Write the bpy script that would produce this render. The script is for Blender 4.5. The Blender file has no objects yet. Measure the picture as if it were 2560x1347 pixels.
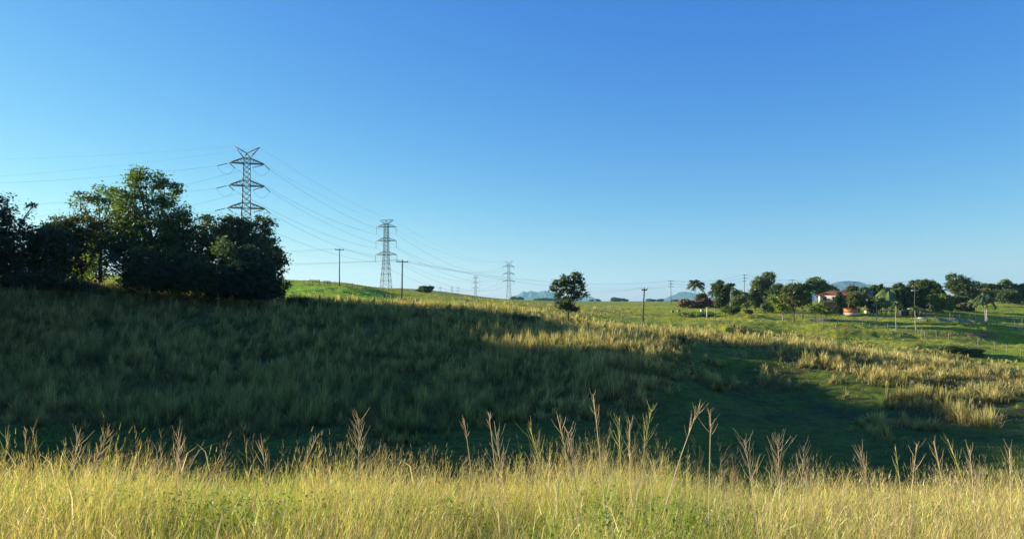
import bpy, math, numpy as np
from mathutils import Vector
rad = math.radians
scene = bpy.context.scene
# ------------------------------------------------------------------ camera, sky, sun, exposure
F, CX, CY = 1849.0, 1280.0, 673.5
PITCH = math.atan((752 - CY) / F)
cam_d = bpy.data.cameras.new("camera"); cam = bpy.data.objects.new("camera", cam_d)
scene.collection.objects.link(cam); scene.camera = cam
cam_d.sensor_width = 36.0; cam_d.lens = 36.0 * F / 2560.0
cam_d.clip_start = 0.1; cam_d.clip_end = 60000
cam.location = (0, 0, 0); cam.rotation_euler = (rad(90) + PITCH, 0, 0)
EXPO = 1.3
SUN_AZ, SUN_EL = rad(-75), rad(12.8)          # azimuth from +Y, negative = to the left
world = bpy.data.worlds.new("World"); scene.world = world; world.use_nodes = True
nt = world.node_tree; bg = nt.nodes["Background"]
sky = nt.nodes.new("ShaderNodeTexSky"); sky.sky_type = 'NISHITA'; sky.sun_disc = False
sky.sun_elevation = SUN_EL; sky.sun_rotation = SUN_AZ
sky.altitude = 0; sky.air_density = 1.0; sky.dust_density = 0.15; sky.ozone_density = 5.0
sep = nt.nodes.new("ShaderNodeSeparateColor"); comb = nt.nodes.new("ShaderNodeCombineColor"); nt.links.new(sky.outputs[0], sep.inputs[0])
for ch, (gam, gain) in enumerate(((1.55, 4.6), (1.12, 2.17), (0.42, 1.2))):   # one response curve per channel for the whole sky
    p_ = nt.nodes.new("ShaderNodeMath"); p_.operation = 'POWER'; p_.inputs[1].default_value = gam
    q_ = nt.nodes.new("ShaderNodeMath"); q_.operation = 'MULTIPLY'; q_.inputs[1].default_value = gain * 0.1 ** gam / (0.08 * 2 ** EXPO)
    nt.links.new(sep.outputs[ch], p_.inputs[0]); nt.links.new(p_.outputs[0], q_.inputs[0]); nt.links.new(q_.outputs[0], comb.inputs[ch])
nt.links.new(comb.outputs[0], bg.inputs[0]); bg.inputs[1].default_value = 0.08
sun_d = bpy.data.lights.new("sun", 'SUN'); sun_d.energy = 5.0; sun_d.angle = rad(0.5); sun_d.color = (1.0, 0.90, 0.70)
sun = bpy.data.objects.new("sun", sun_d); scene.collection.objects.link(sun)
S = Vector((math.sin(SUN_AZ) * math.cos(SUN_EL), math.cos(SUN_AZ) * math.cos(SUN_EL), math.sin(SUN_EL)))
sun.rotation_euler = S.to_track_quat('Z', 'Y').to_euler(); sun.location = (-60, 20, 60)
vs = scene.view_settings; vs.view_transform = 'Standard'; vs.look = 'None'; vs.gamma = 1.0
vs.exposure = EXPO; vs.use_curve_mapping = False
scene.cycles.max_bounces = 6; scene.cycles.diffuse_bounces = 3; scene.cycles.transmission_bounces = 3
scene.cycles.volume_bounces = 0; scene.cycles.transparent_max_bounces = 4

# ------------------------------------------------------------------ helpers
rng = np.random.default_rng(7)
col = scene.collection
def link(o, parent=None):
    col.objects.link(o)
    if parent is not None: o.parent = parent
    return o
def tag(o, label=None, cat=None, group=None, kind=None):
    if label: o["label"] = label
    if cat: o["category"] = cat
    if group: o["group"] = group
    if kind: o["kind"] = kind
    return o
def empty(name, loc, rz=0.0, label=None, cat=None, group=None):
    o = bpy.data.objects.new(name, None); o.empty_display_size = 0.3
    o.location = loc; o.rotation_euler = (0, 0, rz); link(o)
    return tag(o, label, cat, group)
def tri_mesh(name, V, T, C=None, mats=(), smooth=False):
    me = bpy.data.meshes.new(name); V = np.asarray(V, np.float32); T = np.asarray(T, np.int32)
    me.vertices.add(len(V)); me.vertices.foreach_set("co", V.ravel())
    me.loops.add(T.size); me.loops.foreach_set("vertex_index", T.ravel())
    me.polygons.add(len(T)); me.polygons.foreach_set("loop_start", np.arange(0, T.size, 3, dtype=np.int32))
    if smooth: me.polygons.foreach_set("use_smooth", np.ones(len(T), bool))
    me.update(calc_edges=True)
    if C is not None:
        C = np.asarray(C, np.float32)
        if C.shape[1] == 3: C = np.hstack([C, np.ones((len(C), 1), np.float32)])
        a = me.attributes.new("Col", 'FLOAT_COLOR', 'POINT'); a.data.foreach_set("color", C.ravel())
    for m in mats: me.materials.append(m)
    return me
class MB:                                       # collects shapes into one mesh
    def __init__(s): s.V = []; s.T = []; s.C = []; s.n = 0
    def add(s, V, T, c=(1, 1, 1)):
        V = np.asarray(V, float).reshape(-1, 3); s.V.append(V); s.T.append(np.asarray(T, int).reshape(-1, 3) + s.n); s.n += len(V)
        c = np.asarray(c, float); s.C.append(c if c.ndim == 2 else np.tile(c, (len(V), 1)))
    def box(s, a, b, c=(1, 1, 1)):
        (x0, y0, z0), (x1, y1, z1) = a, b
        V = [(x, y, z) for z in (z0, z1) for y in (y0, y1) for x in (x0, x1)]
        T = [(0, 2, 3), (0, 3, 1), (4, 5, 7), (4, 7, 6), (0, 1, 5), (0, 5, 4), (2, 6, 7), (2, 7, 3), (0, 4, 6), (0, 6, 2), (1, 3, 7), (1, 7, 5)]
        s.add(V, T, c)
    def tube(s, P, R, n=6, c=(1, 1, 1), cap=True):
        P = np.asarray(P, float); k = len(P); R = np.full(k, R, float) if np.isscalar(R) else np.asarray(R, float)
        D = np.gradient(P, axis=0); D /= np.linalg.norm(D, axis=1)[:, None] + 1e-9
        up = np.where(np.abs(D[:, 2:3]) > .9, [[1., 0, 0]], [[0, 0, 1.]]) if False else np.tile([[0, 0, 1.]] if abs(D[:, 2]).mean() < .8 else [[1., 0, 0]], (k, 1))
        A = np.cross(D, up); A /= np.linalg.norm(A, axis=1)[:, None] + 1e-9; B = np.cross(D, A)
        th = np.arange(n) * 2 * math.pi / n
        V = P[:, None] + R[:, None, None] * (np.cos(th)[None, :, None] * A[:, None] + np.sin(th)[None, :, None] * B[:, None])
        T = []
        for i in range(k - 1):
            for j in range(n):
                a, b = i * n + j, i * n + (j + 1) % n
                T += [(a, b, b + n), (a, b + n, a + n)]
        if cap:
            for j in range(1, n - 1): T += [(0, j + 1, j), ((k - 1) * n, (k - 1) * n + j, (k - 1) * n + j + 1)]
        if not np.isscalar(c) and np.ndim(c) == 2: c = np.repeat(np.asarray(c), n, axis=0)
        s.add(V.reshape(-1, 3), T, c)
    def bar(s, a, b, w, c=(1, 1, 1)): s.tube([a, b], w / 1.414, 4, c)
    def arrays(s): return np.vstack(s.V), np.vstack(s.T), np.vstack(s.C)
    def build(s, name, mat, parent=None, smooth=False):
        V, T, C = s.arrays(); return link(bpy.data.objects.new(name, tri_mesh(name, V, T, C, (mat,), smooth)), parent)
_perm = rng.permutation(65536)
def _h(ix, iy, s): return _perm[(ix * 7919 + iy * 104729 + s * 3571) & 65535] / 65535.0
def vnoise(x, y, s=0):
    ix = np.floor(x).astype(np.int64); iy = np.floor(y).astype(np.int64); fx = x - ix; fy = y - iy
    fx = fx * fx * (3 - 2 * fx); fy = fy * fy * (3 - 2 * fy)
    a = _h(ix, iy, s) * (1 - fx) + _h(ix + 1, iy, s) * fx; b = _h(ix, iy + 1, s) * (1 - fx) + _h(ix + 1, iy + 1, s) * fx
    return a * (1 - fy) + b * fy
def fbm(x, y, o=4, s=0):
    r = 0; a = .5; t = 0
    for i in range(o): r = r + a * vnoise(x * 2 ** i + i * 17.3, y * 2 ** i + i * 9.1, s + i); t += a; a *= .55
    return r / t
def sstep(a, b, x): t = np.clip((x - a) / (b - a), 0, 1); return t * t * (3 - 2 * t)

# ------------------------------------------------------------------ materials
def mat_plain(name, color, rough=0.7, metal=0.0, noise=0.25, scale=3.0, col2=None, bump=0.0):
    m = bpy.data.materials.new(name); m.use_nodes = True; n = m.node_tree; b = n.nodes["Principled BSDF"]
    b.inputs["Roughness"].default_value = rough; b.inputs["Metallic"].default_value = metal
    tc = n.nodes.new("ShaderNodeTexCoord"); no = n.nodes.new("ShaderNodeTexNoise"); no.inputs["Scale"].default_value = scale; no.inputs["Detail"].default_value = 6
    n.links.new(tc.outputs["Object"], no.inputs["Vector"])
    mx = n.nodes.new("ShaderNodeMix"); mx.data_type = 'RGBA'
    c2 = col2 or tuple(c * (1 - noise) for c in color)
    mx.inputs[6].default_value = (*color, 1); mx.inputs[7].default_value = (*c2, 1)
    rp = n.nodes.new("ShaderNodeValToRGB"); rp.color_ramp.elements[0].position = .35; rp.color_ramp.elements[1].position = .65
    n.links.new(no.outputs[0], rp.inputs[0]); n.links.new(rp.outputs[0], mx.inputs[0]); n.links.new(mx.outputs[2], b.inputs["Base Color"])
    if bump:
        bp = n.nodes.new("ShaderNodeBump"); bp.inputs["Strength"].default_value = bump; bp.inputs["Distance"].default_value = .05
        n.links.new(no.outputs[0], bp.inputs["Height"]); n.links.new(bp.outputs[0], b.inputs["Normal"])
    return m
def mat_leaf(name, trans=0.4, gloss=0.0, tint=(1, 1, 1)):
    m = bpy.data.materials.new(name); m.use_nodes = True; n = m.node_tree
    for x in list(n.nodes): n.nodes.remove(x)
    out = n.nodes.new("ShaderNodeOutputMaterial"); at = n.nodes.new("ShaderNodeAttribute"); at.attribute_name = "Col"
    geo = n.nodes.new("ShaderNodeNewGeometry"); hs = n.nodes.new("ShaderNodeHueSaturation")
    mr = n.nodes.new("ShaderNodeMapRange"); mr.inputs[3].default_value = .75; mr.inputs[4].default_value = 1.25
    n.links.new(geo.outputs["Random Per Island"], mr.inputs[0]); n.links.new(mr.outputs[0], hs.inputs["Value"]); n.links.new(at.outputs["Color"], hs.inputs["Color"])
    d = n.nodes.new("ShaderNodeBsdfDiffuse"); t = n.nodes.new("ShaderNodeBsdfTranslucent"); mx = n.nodes.new("ShaderNodeMixShader")
    mx.inputs[0].default_value = trans
    tm = n.nodes.new("ShaderNodeMix"); tm.data_type = 'RGBA'; tm.blend_type = 'MULTIPLY'; tm.inputs[0].default_value = 1; tm.inputs[7].default_value = (*tint, 1)
    n.links.new(hs.outputs[0], tm.inputs[6])
    n.links.new(hs.outputs[0], d.inputs[0]); n.links.new(tm.outputs[2], t.inputs[0]); n.links.new(d.outputs[0], mx.inputs[1]); n.links.new(t.outputs[0], mx.inputs[2])
    last = mx.outputs[0]
    if gloss:
        g = n.nodes.new("ShaderNodeBsdfGlossy"); g.inputs["Roughness"].default_value = .45; g.inputs[0].default_value = (1, 1, 1, 1)
        m2 = n.nodes.new("ShaderNodeMixShader"); m2.inputs[0].default_value = gloss
        n.links.new(last, m2.inputs[1]); n.links.new(g.outputs[0], m2.inputs[2]); last = m2.outputs[0]
    n.links.new(last, out.inputs[0]); return m
def mat_attr(name, rough=.8):
    m = bpy.data.materials.new(name); m.use_nodes = True; n = m.node_tree; b = n.nodes["Principled BSDF"]
    at = n.nodes.new("ShaderNodeAttribute"); at.attribute_name = "Col"; b.inputs["Roughness"].default_value = rough
    b.inputs["Specular IOR Level"].default_value = .2
    n.links.new(at.outputs["Color"], b.inputs["Base Color"]); return m
M_grass = mat_leaf("grass_blades", .42, .03, (1.25, 1.25, .7))
M_leaf = mat_leaf("tree_leaves", .42, .03, (1.5, 1.6, .5))
M_dleaf = mat_leaf("dark_leaves", .22, .04, (1.3, 1.4, .5))
M_bark = mat_plain("bark", (.10, .08, .06), .9, 0, .5, 4, None, .4)
M_pbark = mat_plain("pale_bark", (.34, .31, .26), .9, 0, .4, 3, None, .3)
M_steel = mat_plain("galvanised_steel", (.15, .175, .18), .55, .3, .3, .5)
M_pole = mat_plain("weathered_pole_wood", (.085, .07, .06), .9, 0, .4, 2, None, .3)
M_post = mat_plain("grey_post_wood", (.22, .20, .16), .9, 0, .4, 4, None, .3)
M_wire = mat_plain("line_wire", (.07, .075, .08), .5, .6, .1, 1)
M_insul = mat_plain("insulator_glass", (.05, .045, .05), .25, 0, .2, 2)
# ------------------------------------------------------------------ terrain
CT, ST = math.cos(PITCH), math.sin(PITCH)
def ray(px, row):
    v = (CY - row) / F; dy = CT - v * ST
    return ((px - CX) / F / dy, (ST + v * CT) / dy)          # x/y and z/y of the sight line
def slope(row): return ray(CX, row)[1]
NEAR = [(0, -1.75), (2, -1.88), (5, -2.12), (7, -2.6), (10, -3.6), (20, -6.0), (30, -7.9)]
PROF = {  # photo column: (depth m, row where the ground shows)
 -1500: [(40, 1110), (60, 960), (80, 840), (100, 780), (150, 730), (300, 700), (800, 700), (3000, 745), (9000, 753)],
 -500: [(40, 1115), (50, 1010), (65, 880), (85, 760), (100, 715), (150, 690), (300, 680), (800, 700), (3000, 745), (9000, 753)],
 0:    [(40, 1118), (52, 1005), (68, 870), (88, 745), (100, 712), (115, 700), (160, 690), (300, 680), (800, 700), (3000, 745), (9000, 753)],
 350:  [(41, 1118), (55, 1000), (70, 890), (86, 800), (98, 740), (110, 722), (160, 705), (300, 690), (800, 705), (3000, 745), (9000, 753)],
 700:  [(42, 1110), (56, 1000), (75, 850), (92, 775), (100, 760), (130, 738), (170, 718), (215, 704), (260, 700), (500, 722), (1200, 742), (3000, 750), (9000, 753)],
 850:  [(42, 1105), (58, 985), (77, 845), (92, 788), (104, 760), (130, 745), (170, 728), (215, 712), (270, 706), (500, 722), (1200, 742), (3000, 750), (9000, 753)],
 1000: [(42, 1100), (59, 965), (77, 850), (94, 787), (106, 770), (135, 758), (176, 751), (260, 735), (400, 721), (500, 722), (800, 742), (1500, 750), (9000, 753)],
 1280: [(42, 1095), (58, 960), (75, 868), (92, 805), (104, 790), (140, 775), (220, 762), (380, 751), (600, 748), (800, 748.5), (1500, 751.5), (9000, 753)],
 1420: [(41, 1098), (58, 960), (75, 880), (94, 835), (112, 811), (150, 793), (220, 773), (380, 759), (600, 754), (1000, 753), (9000, 753)],
 1700: [(40, 1105), (56, 990), (72, 905), (90, 852), (104, 838), (150, 817), (200, 798), (270, 776), (400, 760), (700, 755), (1500, 753), (9000, 753)],
 2000: [(38, 1125), (53, 1010), (68, 925), (82, 882), (94, 868), (130, 845), (170, 818), (200, 796), (235, 779), (300, 765), (400, 757), (700, 753), (9000, 753)],
 2300: [(38, 1135), (50, 1045), (62, 970), (73, 930), (84, 912), (115, 885), (155, 842), (188, 808), (214, 789), (250, 774), (320, 762), (450, 752), (800, 750), (9000, 753)],
 2560: [(38, 1130), (48, 1070), (58, 1000), (66, 962), (78, 940), (110, 912), (150, 868), (190, 826), (225, 800), (275, 775), (360, 752), (500, 744), (900, 746), (9000, 753)],
 3200: [(38, 1100), (50, 1030), (66, 940), (110, 890), (160, 840), (230, 790), (320, 755), (500, 735), (900, 742), (9000, 753)],
 4500: [(38, 1050), (50, 990), (66, 910), (110, 850), (160, 810), (230, 770), (320, 745), (500, 725), (900, 742), (9000, 753)]}
def pchip(x, y, q):
    x = np.asarray(x, float); y = np.asarray(y, float); h = np.diff(x); d = np.diff(y) / h; m = np.zeros(len(x))
    for i in range(1, len(x) - 1):
        if d[i - 1] * d[i] > 0:
            w1 = 2 * h[i] + h[i - 1]; w2 = h[i] + 2 * h[i - 1]; m[i] = (w1 + w2) / (w1 / d[i - 1] + w2 / d[i])
    m[0] = d[0]; m[-1] = d[-1]
    i = np.clip(np.searchsorted(x, q) - 1, 0, len(x) - 2); t = (q - x[i]) / h[i]
    return (y[i] * (2 * t**3 - 3 * t**2 + 1) + h[i] * m[i] * (t**3 - 2 * t**2 + t) + y[i + 1] * (-2 * t**3 + 3 * t**2) + h[i] * m[i + 1] * (t**3 - t**2))
LD = np.linspace(math.log(3), math.log(20003), 900); DD = np.exp(LD) - 3
cols_px = sorted(PROF); UU = np.linspace(-1.6, 1.8, 681)
_Z = []
for c in cols_px:
    pts = NEAR + [(d, d * slope(r)) for d, r in PROF[c]]
    e = slope(PROF[c][-1][1]); pts.append((20000, 20000 * e))
    _Z.append(pchip(np.log(np.array([p[0] for p in pts]) + 3), [p[1] for p in pts], LD))
_Z = np.array(_Z); _cu = (np.array(cols_px) - CX) / F
ZT = np.stack([pchip(_cu, _Z[:, j], np.clip(UU, _cu[0], _cu[-1])) for j in range(len(LD))], axis=1)
BUMPS = []   # (x, y, rx, ry, h)  mounds and hollows, filled below
def base_h(x, y):
    x = np.asarray(x, float); y = np.asarray(y, float)
    r = np.hypot(x, y); th = np.arctan2(x, np.maximum(y, -1e9)); tc = np.clip(th, -0.95, 0.95)
    d = r * np.cos(tc); u = np.tan(tc)
    fi = np.clip((u + 1.6) / 3.4 * 680, 0, 679.999); fj = np.clip((np.log(d + 3) - LD[0]) / (LD[-1] - LD[0]) * 899, 0, 898.999)
    i = fi.astype(int); j = fj.astype(int); a = fi - i; b = fj - j
    z = ZT[i, j] * (1 - a) * (1 - b) + ZT[i + 1, j] * a * (1 - b) + ZT[i, j + 1] * (1 - a) * b + ZT[i + 1, j + 1] * a * b
    k = sstep(1.3, 2.6, np.abs(th)); zb = -1.75 - 0.4 * (np.sqrt(r + 1) - 1)
    return z * (1 - k) + zb * k
def height(x, y):
    x = np.asarray(x, float); y = np.asarray(y, float); z = base_h(x, y); r = np.hypot(x, y)
    z = z + (fbm(x / 9, y / 9, 3, 11) - .5) * 0.5 * sstep(12, 45, r) * (1 - sstep(500, 900, r))
    z = z + (fbm(x / 26, y / 17, 3, 13) - .5) * 3.8 * sstep(95, 125, y) * (1 - sstep(165, 205, y)) * sstep(.12, .3, x / np.maximum(y, 1))
    for (bx, by, rx, ry, h, sh) in BUMPS:
        ex = (x - bx) / rx; ey = (y - by) / ry; ey = np.where(ey < 0, ey * sh, ey)
        z = z + h * np.exp(-(ex * ex + ey * ey) ** 1.5)
    return z
def H(x, y): return float(height(np.array([x]), np.array([y]))[0])
def G(px, row, dmin=30, dmax=3000):                          # where a sight line first meets the ground
    u, w = ray(px, row); d = np.exp(np.linspace(math.log(dmin), math.log(dmax), 2500)); z = height(u * d, d)
    k = np.argmax(z >= w * d); k = len(d) - 1 if z[k] < w * d[k] else k
    return Vector((u * d[k], d[k], float(z[k])))
def AT(px, row, d): u, w = ray(px, row); return Vector((u * d, d, w * d))
def GD(px, d): u = (px - CX) / F / CT; return Vector((u * d, d, H(u * d, d)))
def bump_at(px, row, rx, ry, h, sh=1.0): g = G(px, row); BUMPS.append((g.x, g.y, rx, ry, h, sh))
_b = BUMPS; _b.append((10.5, 66, 7.5, 17, 1.5, 1)); _b.append((22, 63, 8, 13, -1.3, 1))
for b in ((2495, 826, 11, 5, 1.5, 3.0), (2555, 852, 9, 4, 1.3, 3.0), (2400, 806, 9, 4, 1.0, 3.0), (2350, 872, 8, 4, .5, 2.5), (2040, 800, 7, 3, .5, 3), (1850, 828, 5, 2.5, .5, 3),
          (1880, 792, 9, 3, .6, 3), (1740, 785, 10, 4, .9, 2.5), (2200, 790, 14, 4, .5, 3)): bump_at(*b)

def tallness(x, y):                                          # 0 short pasture .. 1 tall rank grass
    x = np.asarray(x, float); y1 = np.maximum(y, 1); px = CX + F * x / y1; ld = y
    n = fbm(x / 7, y / 7, 3, 31); n2 = fbm(x / 2.2, y / 2.2, 2, 37)
    crest = np.interp(px, [0, 700, 1000, 1280, 1420, 1700, 2000, 2300, 2560], [100, 98, 104, 104, 112, 95, 84, 74, 67])
    left = 1 - sstep(1600, 1760, px + (n - .5) * 160 - (ld - 70) * 3)
    t = left * (1 - sstep(crest + 2, crest + 16, ld)) * sstep(40, 50, ld + (n - .5) * 14)
    t = t * (1 - .9 * sstep(1, 0.0, np.abs(px - 900) / 190 + np.abs(ld - 44) / 7))
    band = sstep(crest - 6, crest - 1, ld + (n2 - .5) * 6) * (1 - sstep(crest + 9, crest + 22, ld)) * sstep(1080, 1250, px)
    far = sstep(1000, 1150, px) * (1 - sstep(1500, 1620, px)) * sstep(0, 30, ld - crest) * (1 - sstep(300, 420, ld)) * sstep(.42, .62, n) * .75
    scat = sstep(1650, 1800, px) * sstep(.50, .66, fbm(x / 3.4, y / 3.4, 2, 41)) * (1 - sstep(crest, crest + 50, ld)) * .8 * sstep(36, 44, ld)
    scat = scat * np.clip(sstep(2100, 2230, px) + sstep(53, 60, ld), 0, 1)
    bank = .55 * sstep(.40, .6, n2) * sstep(crest - 15, crest - 8, ld) * (1 - sstep(crest, crest + 6, ld)) * sstep(1750, 1950, px); scat = np.maximum(scat, bank)
    pond = .6 * sstep(.62, .8, fbm(x / 8, y / 5, 2, 47)) * sstep(crest + 15, crest + 30, ld) * (1 - sstep(170, 210, ld)) * sstep(1500, 1700, px)
    clear = 1 - .85 * np.exp(-((x - 8.5) ** 2 + (y - 110.5) ** 2) / 12.)      # grazed ring at the lone tree
    return np.clip(np.maximum.reduce([t, band, far, scat, pond]) * clear, 0, 1)
th_in = np.radians(np.arange(-44, 44.01, .13)); th_out = np.radians(np.concatenate([np.arange(-180, -44, 2.0), np.arange(46, 180, 2.0)]))
TH = np.sort(np.concatenate([th_in, th_out])); RR = np.concatenate([np.linspace(.6, 8, 14), np.exp(np.linspace(math.log(8.4), math.log(12500), 640))])
tg, rg = np.meshgrid(TH, RR); X = (rg * np.sin(tg)).ravel(); Y = (rg * np.cos(tg)).ravel(); r_ = rg.ravel()
Z = height(X, Y)
tl = tallness(X, Y)
tus = np.abs(fbm(X / 1.7, Y / 1.7, 2, 5) - .5) * -2 + .5
Z += (fbm(X / 2.6, Y / 2.0, 3, 3) - .5) * .55 * sstep(30, 60, r_) * (1 - sstep(330, 500, r_)) + tus * .16 * sstep(30, 60, r_) * (1 - sstep(330, 500, r_)) - .12 * sstep(20, 60, r_)
nT, nR = len(TH), len(RR)
idx = np.arange(nT * nR).reshape(nR, nT); nx = np.roll(idx, -1, axis=1)
a, b, c, d = idx[:-1].ravel(), nx[:-1].ravel(), nx[1:].ravel(), idx[1:].ravel()
T = np.vstack([np.stack([a, c, b], 1), np.stack([a, d, c], 1)])
cv = len(X); X = np.append(X, 0); Y = np.append(Y, 0); Z = np.append(Z, -1.75); tl = np.append(tl, 1)
T = np.vstack([T, np.stack([np.full(nT, cv), idx[0], nx[0]], 1)])
PXv = CX + F * X / np.maximum(Y, 1)
lush = np.clip(fbm(X / 22, Y / 22, 3, 51) * 1.6 - .3, 0, 1); patch = fbm(X / 3.1, Y / 3.1, 3, 57)
c_lush = np.array([.18, .25, .012]); c_olive = np.array([.36, .34, .030]); c_dry = np.array([.24, .20, .085]); c_dirt = np.array([.20, .095, .05]); c_track = np.array([.27, .23, .15])
C = c_lush * lush[:, None] + c_olive * (1 - lush[:, None]); C = C * (.65 + .7 * patch[:, None])
C = C * (1 - .55 * tl[:, None]) + c_dry * .55 * tl[:, None] * (.5 + patch[:, None])
fld = sstep(640, 720, PXv) * (1 - sstep(960, 1120, PXv)) * sstep(103, 112, Y) * (1 - sstep(190, 215, Y)); C = C * (1 - fld[:, None]) + np.array([.22, .36, .010]) * fld[:, None] * (.6 + .8 * patch[:, None])
weedy = sstep(.5, .62, fbm(X / 2.4, Y / 2.4, 3, 63)) * sstep(1700, 1850, PXv) * sstep(44, 50, Y) * (1 - sstep(95, 120, Y)); C = C * (1 - .6 * weedy[:, None]) + np.array([.15, .10, .05]) * .6 * weedy[:, None]
def stroke(pts, w):                                          # mask along a ground polyline
    P = np.array([[g.x, g.y] for g in pts]); best = np.full(len(X), 1e9)
    for p, q in zip(P[:-1], P[1:]):
        v = q - p; t = np.clip(((X - p[0]) * v[0] + (Y - p[1]) * v[1]) / (v @ v), 0, 1)
        best = np.minimum(best, np.hypot(X - p[0] - t * v[0], Y - p[1] - t * v[1]))
    return 1 - sstep(w * .5, w, best + (patch - .5) * w * .8)
vshade = (1 - sstep(70, 92, Y)) * sstep(12, 30, Y); C = C * (1 - vshade[:, None]) + (C * np.array([.34, .45, .5])) * vshade[:, None]   # valley ground darkened in its colour to deepen the shadow there
tr = stroke([G(2040, 797), G(2130, 795), G(2220, 793), G(2300, 794), G(2350, 798), G(2450, 806), G(2560, 822)], 2.4)
C = C * (1 - .8 * tr[:, None]) + c_track * .8 * tr[:, None]
for (px, row, w) in ((2440, 836, 1.8), (2368, 838, 1.0), (2450, 862, 1.2), (2400, 780, 2.5), (2470, 840, 1.2)):
    dm = stroke([G(px - 14, row), G(px + 14, row + 1)], w) * .85; C = C * (1 - dm[:, None]) + c_dirt * dm[:, None]
crop = sstep(900, 1300, np.append(r_, 0)) * sstep(1150, 1250, PXv) * (1 - sstep(1750, 1900, PXv)); C = C * (1 - crop[:, None]) + np.array([.05, .075, .03]) * crop[:, None]
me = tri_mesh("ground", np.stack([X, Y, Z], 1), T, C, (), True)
m = mat_attr("pasture_ground", .95); n = m.node_tree; bsd = n.nodes["Principled BSDF"]; at = n.nodes["Attribute"]
tc = n.nodes.new("ShaderNodeTexCoord"); n1 = n.nodes.new("ShaderNodeTexNoise"); n1.inputs["Scale"].default_value = 1.3; n1.inputs["Detail"].default_value = 9; n1.inputs["Roughness"].default_value = .7
n.links.new(tc.outputs["Object"], n1.inputs[0]); mr = n.nodes.new("ShaderNodeMapRange"); mr.inputs[1].default_value = .3; mr.inputs[2].default_value = .7; mr.inputs[3].default_value = .45; mr.inputs[4].default_value = 1.5
n.links.new(n1.outputs[0], mr.inputs[0]); mm = n.nodes.new("ShaderNodeVectorMath"); mm.operation = 'SCALE'; n.links.new(at.outputs["Color"], mm.inputs[0]); n.links.new(mr.outputs[0], mm.inputs["Scale"]); n.links.new(mm.outputs[0], bsd.inputs["Base Color"])
bp = n.nodes.new("ShaderNodeBump"); bp.inputs["Strength"].default_value = 1; bp.inputs["Distance"].default_value = .35; n.links.new(n1.outputs[0], bp.inputs["Height"]); n.links.new(bp.outputs[0], bsd.inputs["Normal"])
me.materials.append(m); ground = tag(link(bpy.data.objects.new("ground", me)), kind="structure")

# ------------------------------------------------------------------ grass (uncountable: stuff)
def blades(P, h, w, lean, cb, ct, seg2=True):
    N = len(P); a = rng.uniform(0, math.pi, N); side = np.stack([np.cos(a), np.sin(a), np.zeros(N)], 1) * (w / 2)[:, None]
    L = np.hstack([lean, np.zeros((N, 1))]); up = np.zeros((N, 3)); up[:, 2] = h
    if seg2:
        mid = P + up * .58 + L * .3; tip = P + up * (1 - .25 * np.clip(np.hypot(*lean.T) / h, 0, 1))[:, None] + L
        V = np.stack([P - side, P + side, mid - side * .8, mid + side * .8, tip], 1).reshape(-1, 3)
        k = np.arange(N)[:, None] * 5; T = np.concatenate([k + [0, 1, 3], k + [0, 3, 2], k + [2, 3, 4]])
        cm = (cb + ct) / 2; C = np.stack([cb, cb, cm, cm, ct], 1).reshape(-1, 3)
    else:
        tip = P + up + L; V = np.stack([P - side, P + side, tip], 1).reshape(-1, 3)
        k = np.arange(N)[:, None] * 3; T = k + [0, 1, 2]; C = np.stack([cb, cb, ct], 1).reshape(-1, 3)
    return V, T, C
def join(parts):
    V, T, C, n = [], [], [], 0
    for v, t, c in parts: V.append(v); T.append(t + n); C.append(c); n += len(v)
    return np.vstack(V), np.vstack(T), np.vstack(C)
def jit(c, N, s=.2): return np.clip(np.asarray(c) * rng.uniform(1 - s, 1 + s, (N, 1)) * rng.uniform(1 - s * .4, 1 + s * .4, (N, 3)), .004, .9)
def lerp(a, b, t): return a * (1 - t[:, None]) + b * t[:, None]
def scatter(n, d0, d1, pad=.06):                              # even over the ground inside the view wedge
    d = np.sqrt(rng.uniform(d0**2, d1**2, n)); u = rng.uniform(-.70 - pad, .70 + pad, n); return u * d, d
def fgh(x, y): return (.93 + .42 * fbm(x / 1.1, y / 1.1, 3, 71)) * np.interp(CX + F * x / np.maximum(y, 1), [0, 800, 1280, 1500, 1750, 2050, 2560], [1.0, .98, .93, 1.07, .95, .89, .88])
def leafset(P, s, c):                                         # small broad leaves of weeds
    N = len(P); a = rng.normal(size=(N, 3)); a[:, 2] *= .5; a /= np.linalg.norm(a, axis=1)[:, None]; b = np.cross(a, rng.normal(size=(N, 3))); b /= np.linalg.norm(b, axis=1)[:, None] + 1e-9
    s = s[:, None]; V = np.stack([P - a * s, P + b * s * .4, P + a * s, P - b * s * .4], 1).reshape(-1, 3); k = np.arange(N)[:, None] * 4
    return V, np.concatenate([k + [0, 1, 2], k + [0, 2, 3]]), np.repeat(c, 4, axis=0)
parts = []
def gzone(x, y): return sstep(.46, .60, fbm(x / .75, y / .75, 3, 75))
def tzone(x, y): return sstep(.52, .66, fbm(x / .9 + 40, y / .9, 3, 77))
N = 165000; x, y = scatter(N, 1.5, 8.5, .2); P = np.stack([x, y, height(x, y)], 1); hh = fgh(x, y)
gn = gzone(x, y); tn = tzone(x, y); dry = rng.random(N) < .50 - .35 * gn + .35 * tn
cb = np.where(dry[:, None], jit((.25, .18, .07), N), jit((.08, .14, .015), N)); ct = np.where(dry[:, None], jit((.53, .47, .17), N, .45), jit((.34, .48, .035), N, .45))
hb = hh * rng.uniform(.25, .93, N); ln = rng.normal(0, 1, (N, 2)) * (.13 + .22 * rng.random((N, 1)) ** 2) + [.05, 0]
parts.append(blades(P, hb, rng.uniform(.002, .007, N), ln, cb, ct))
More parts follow.
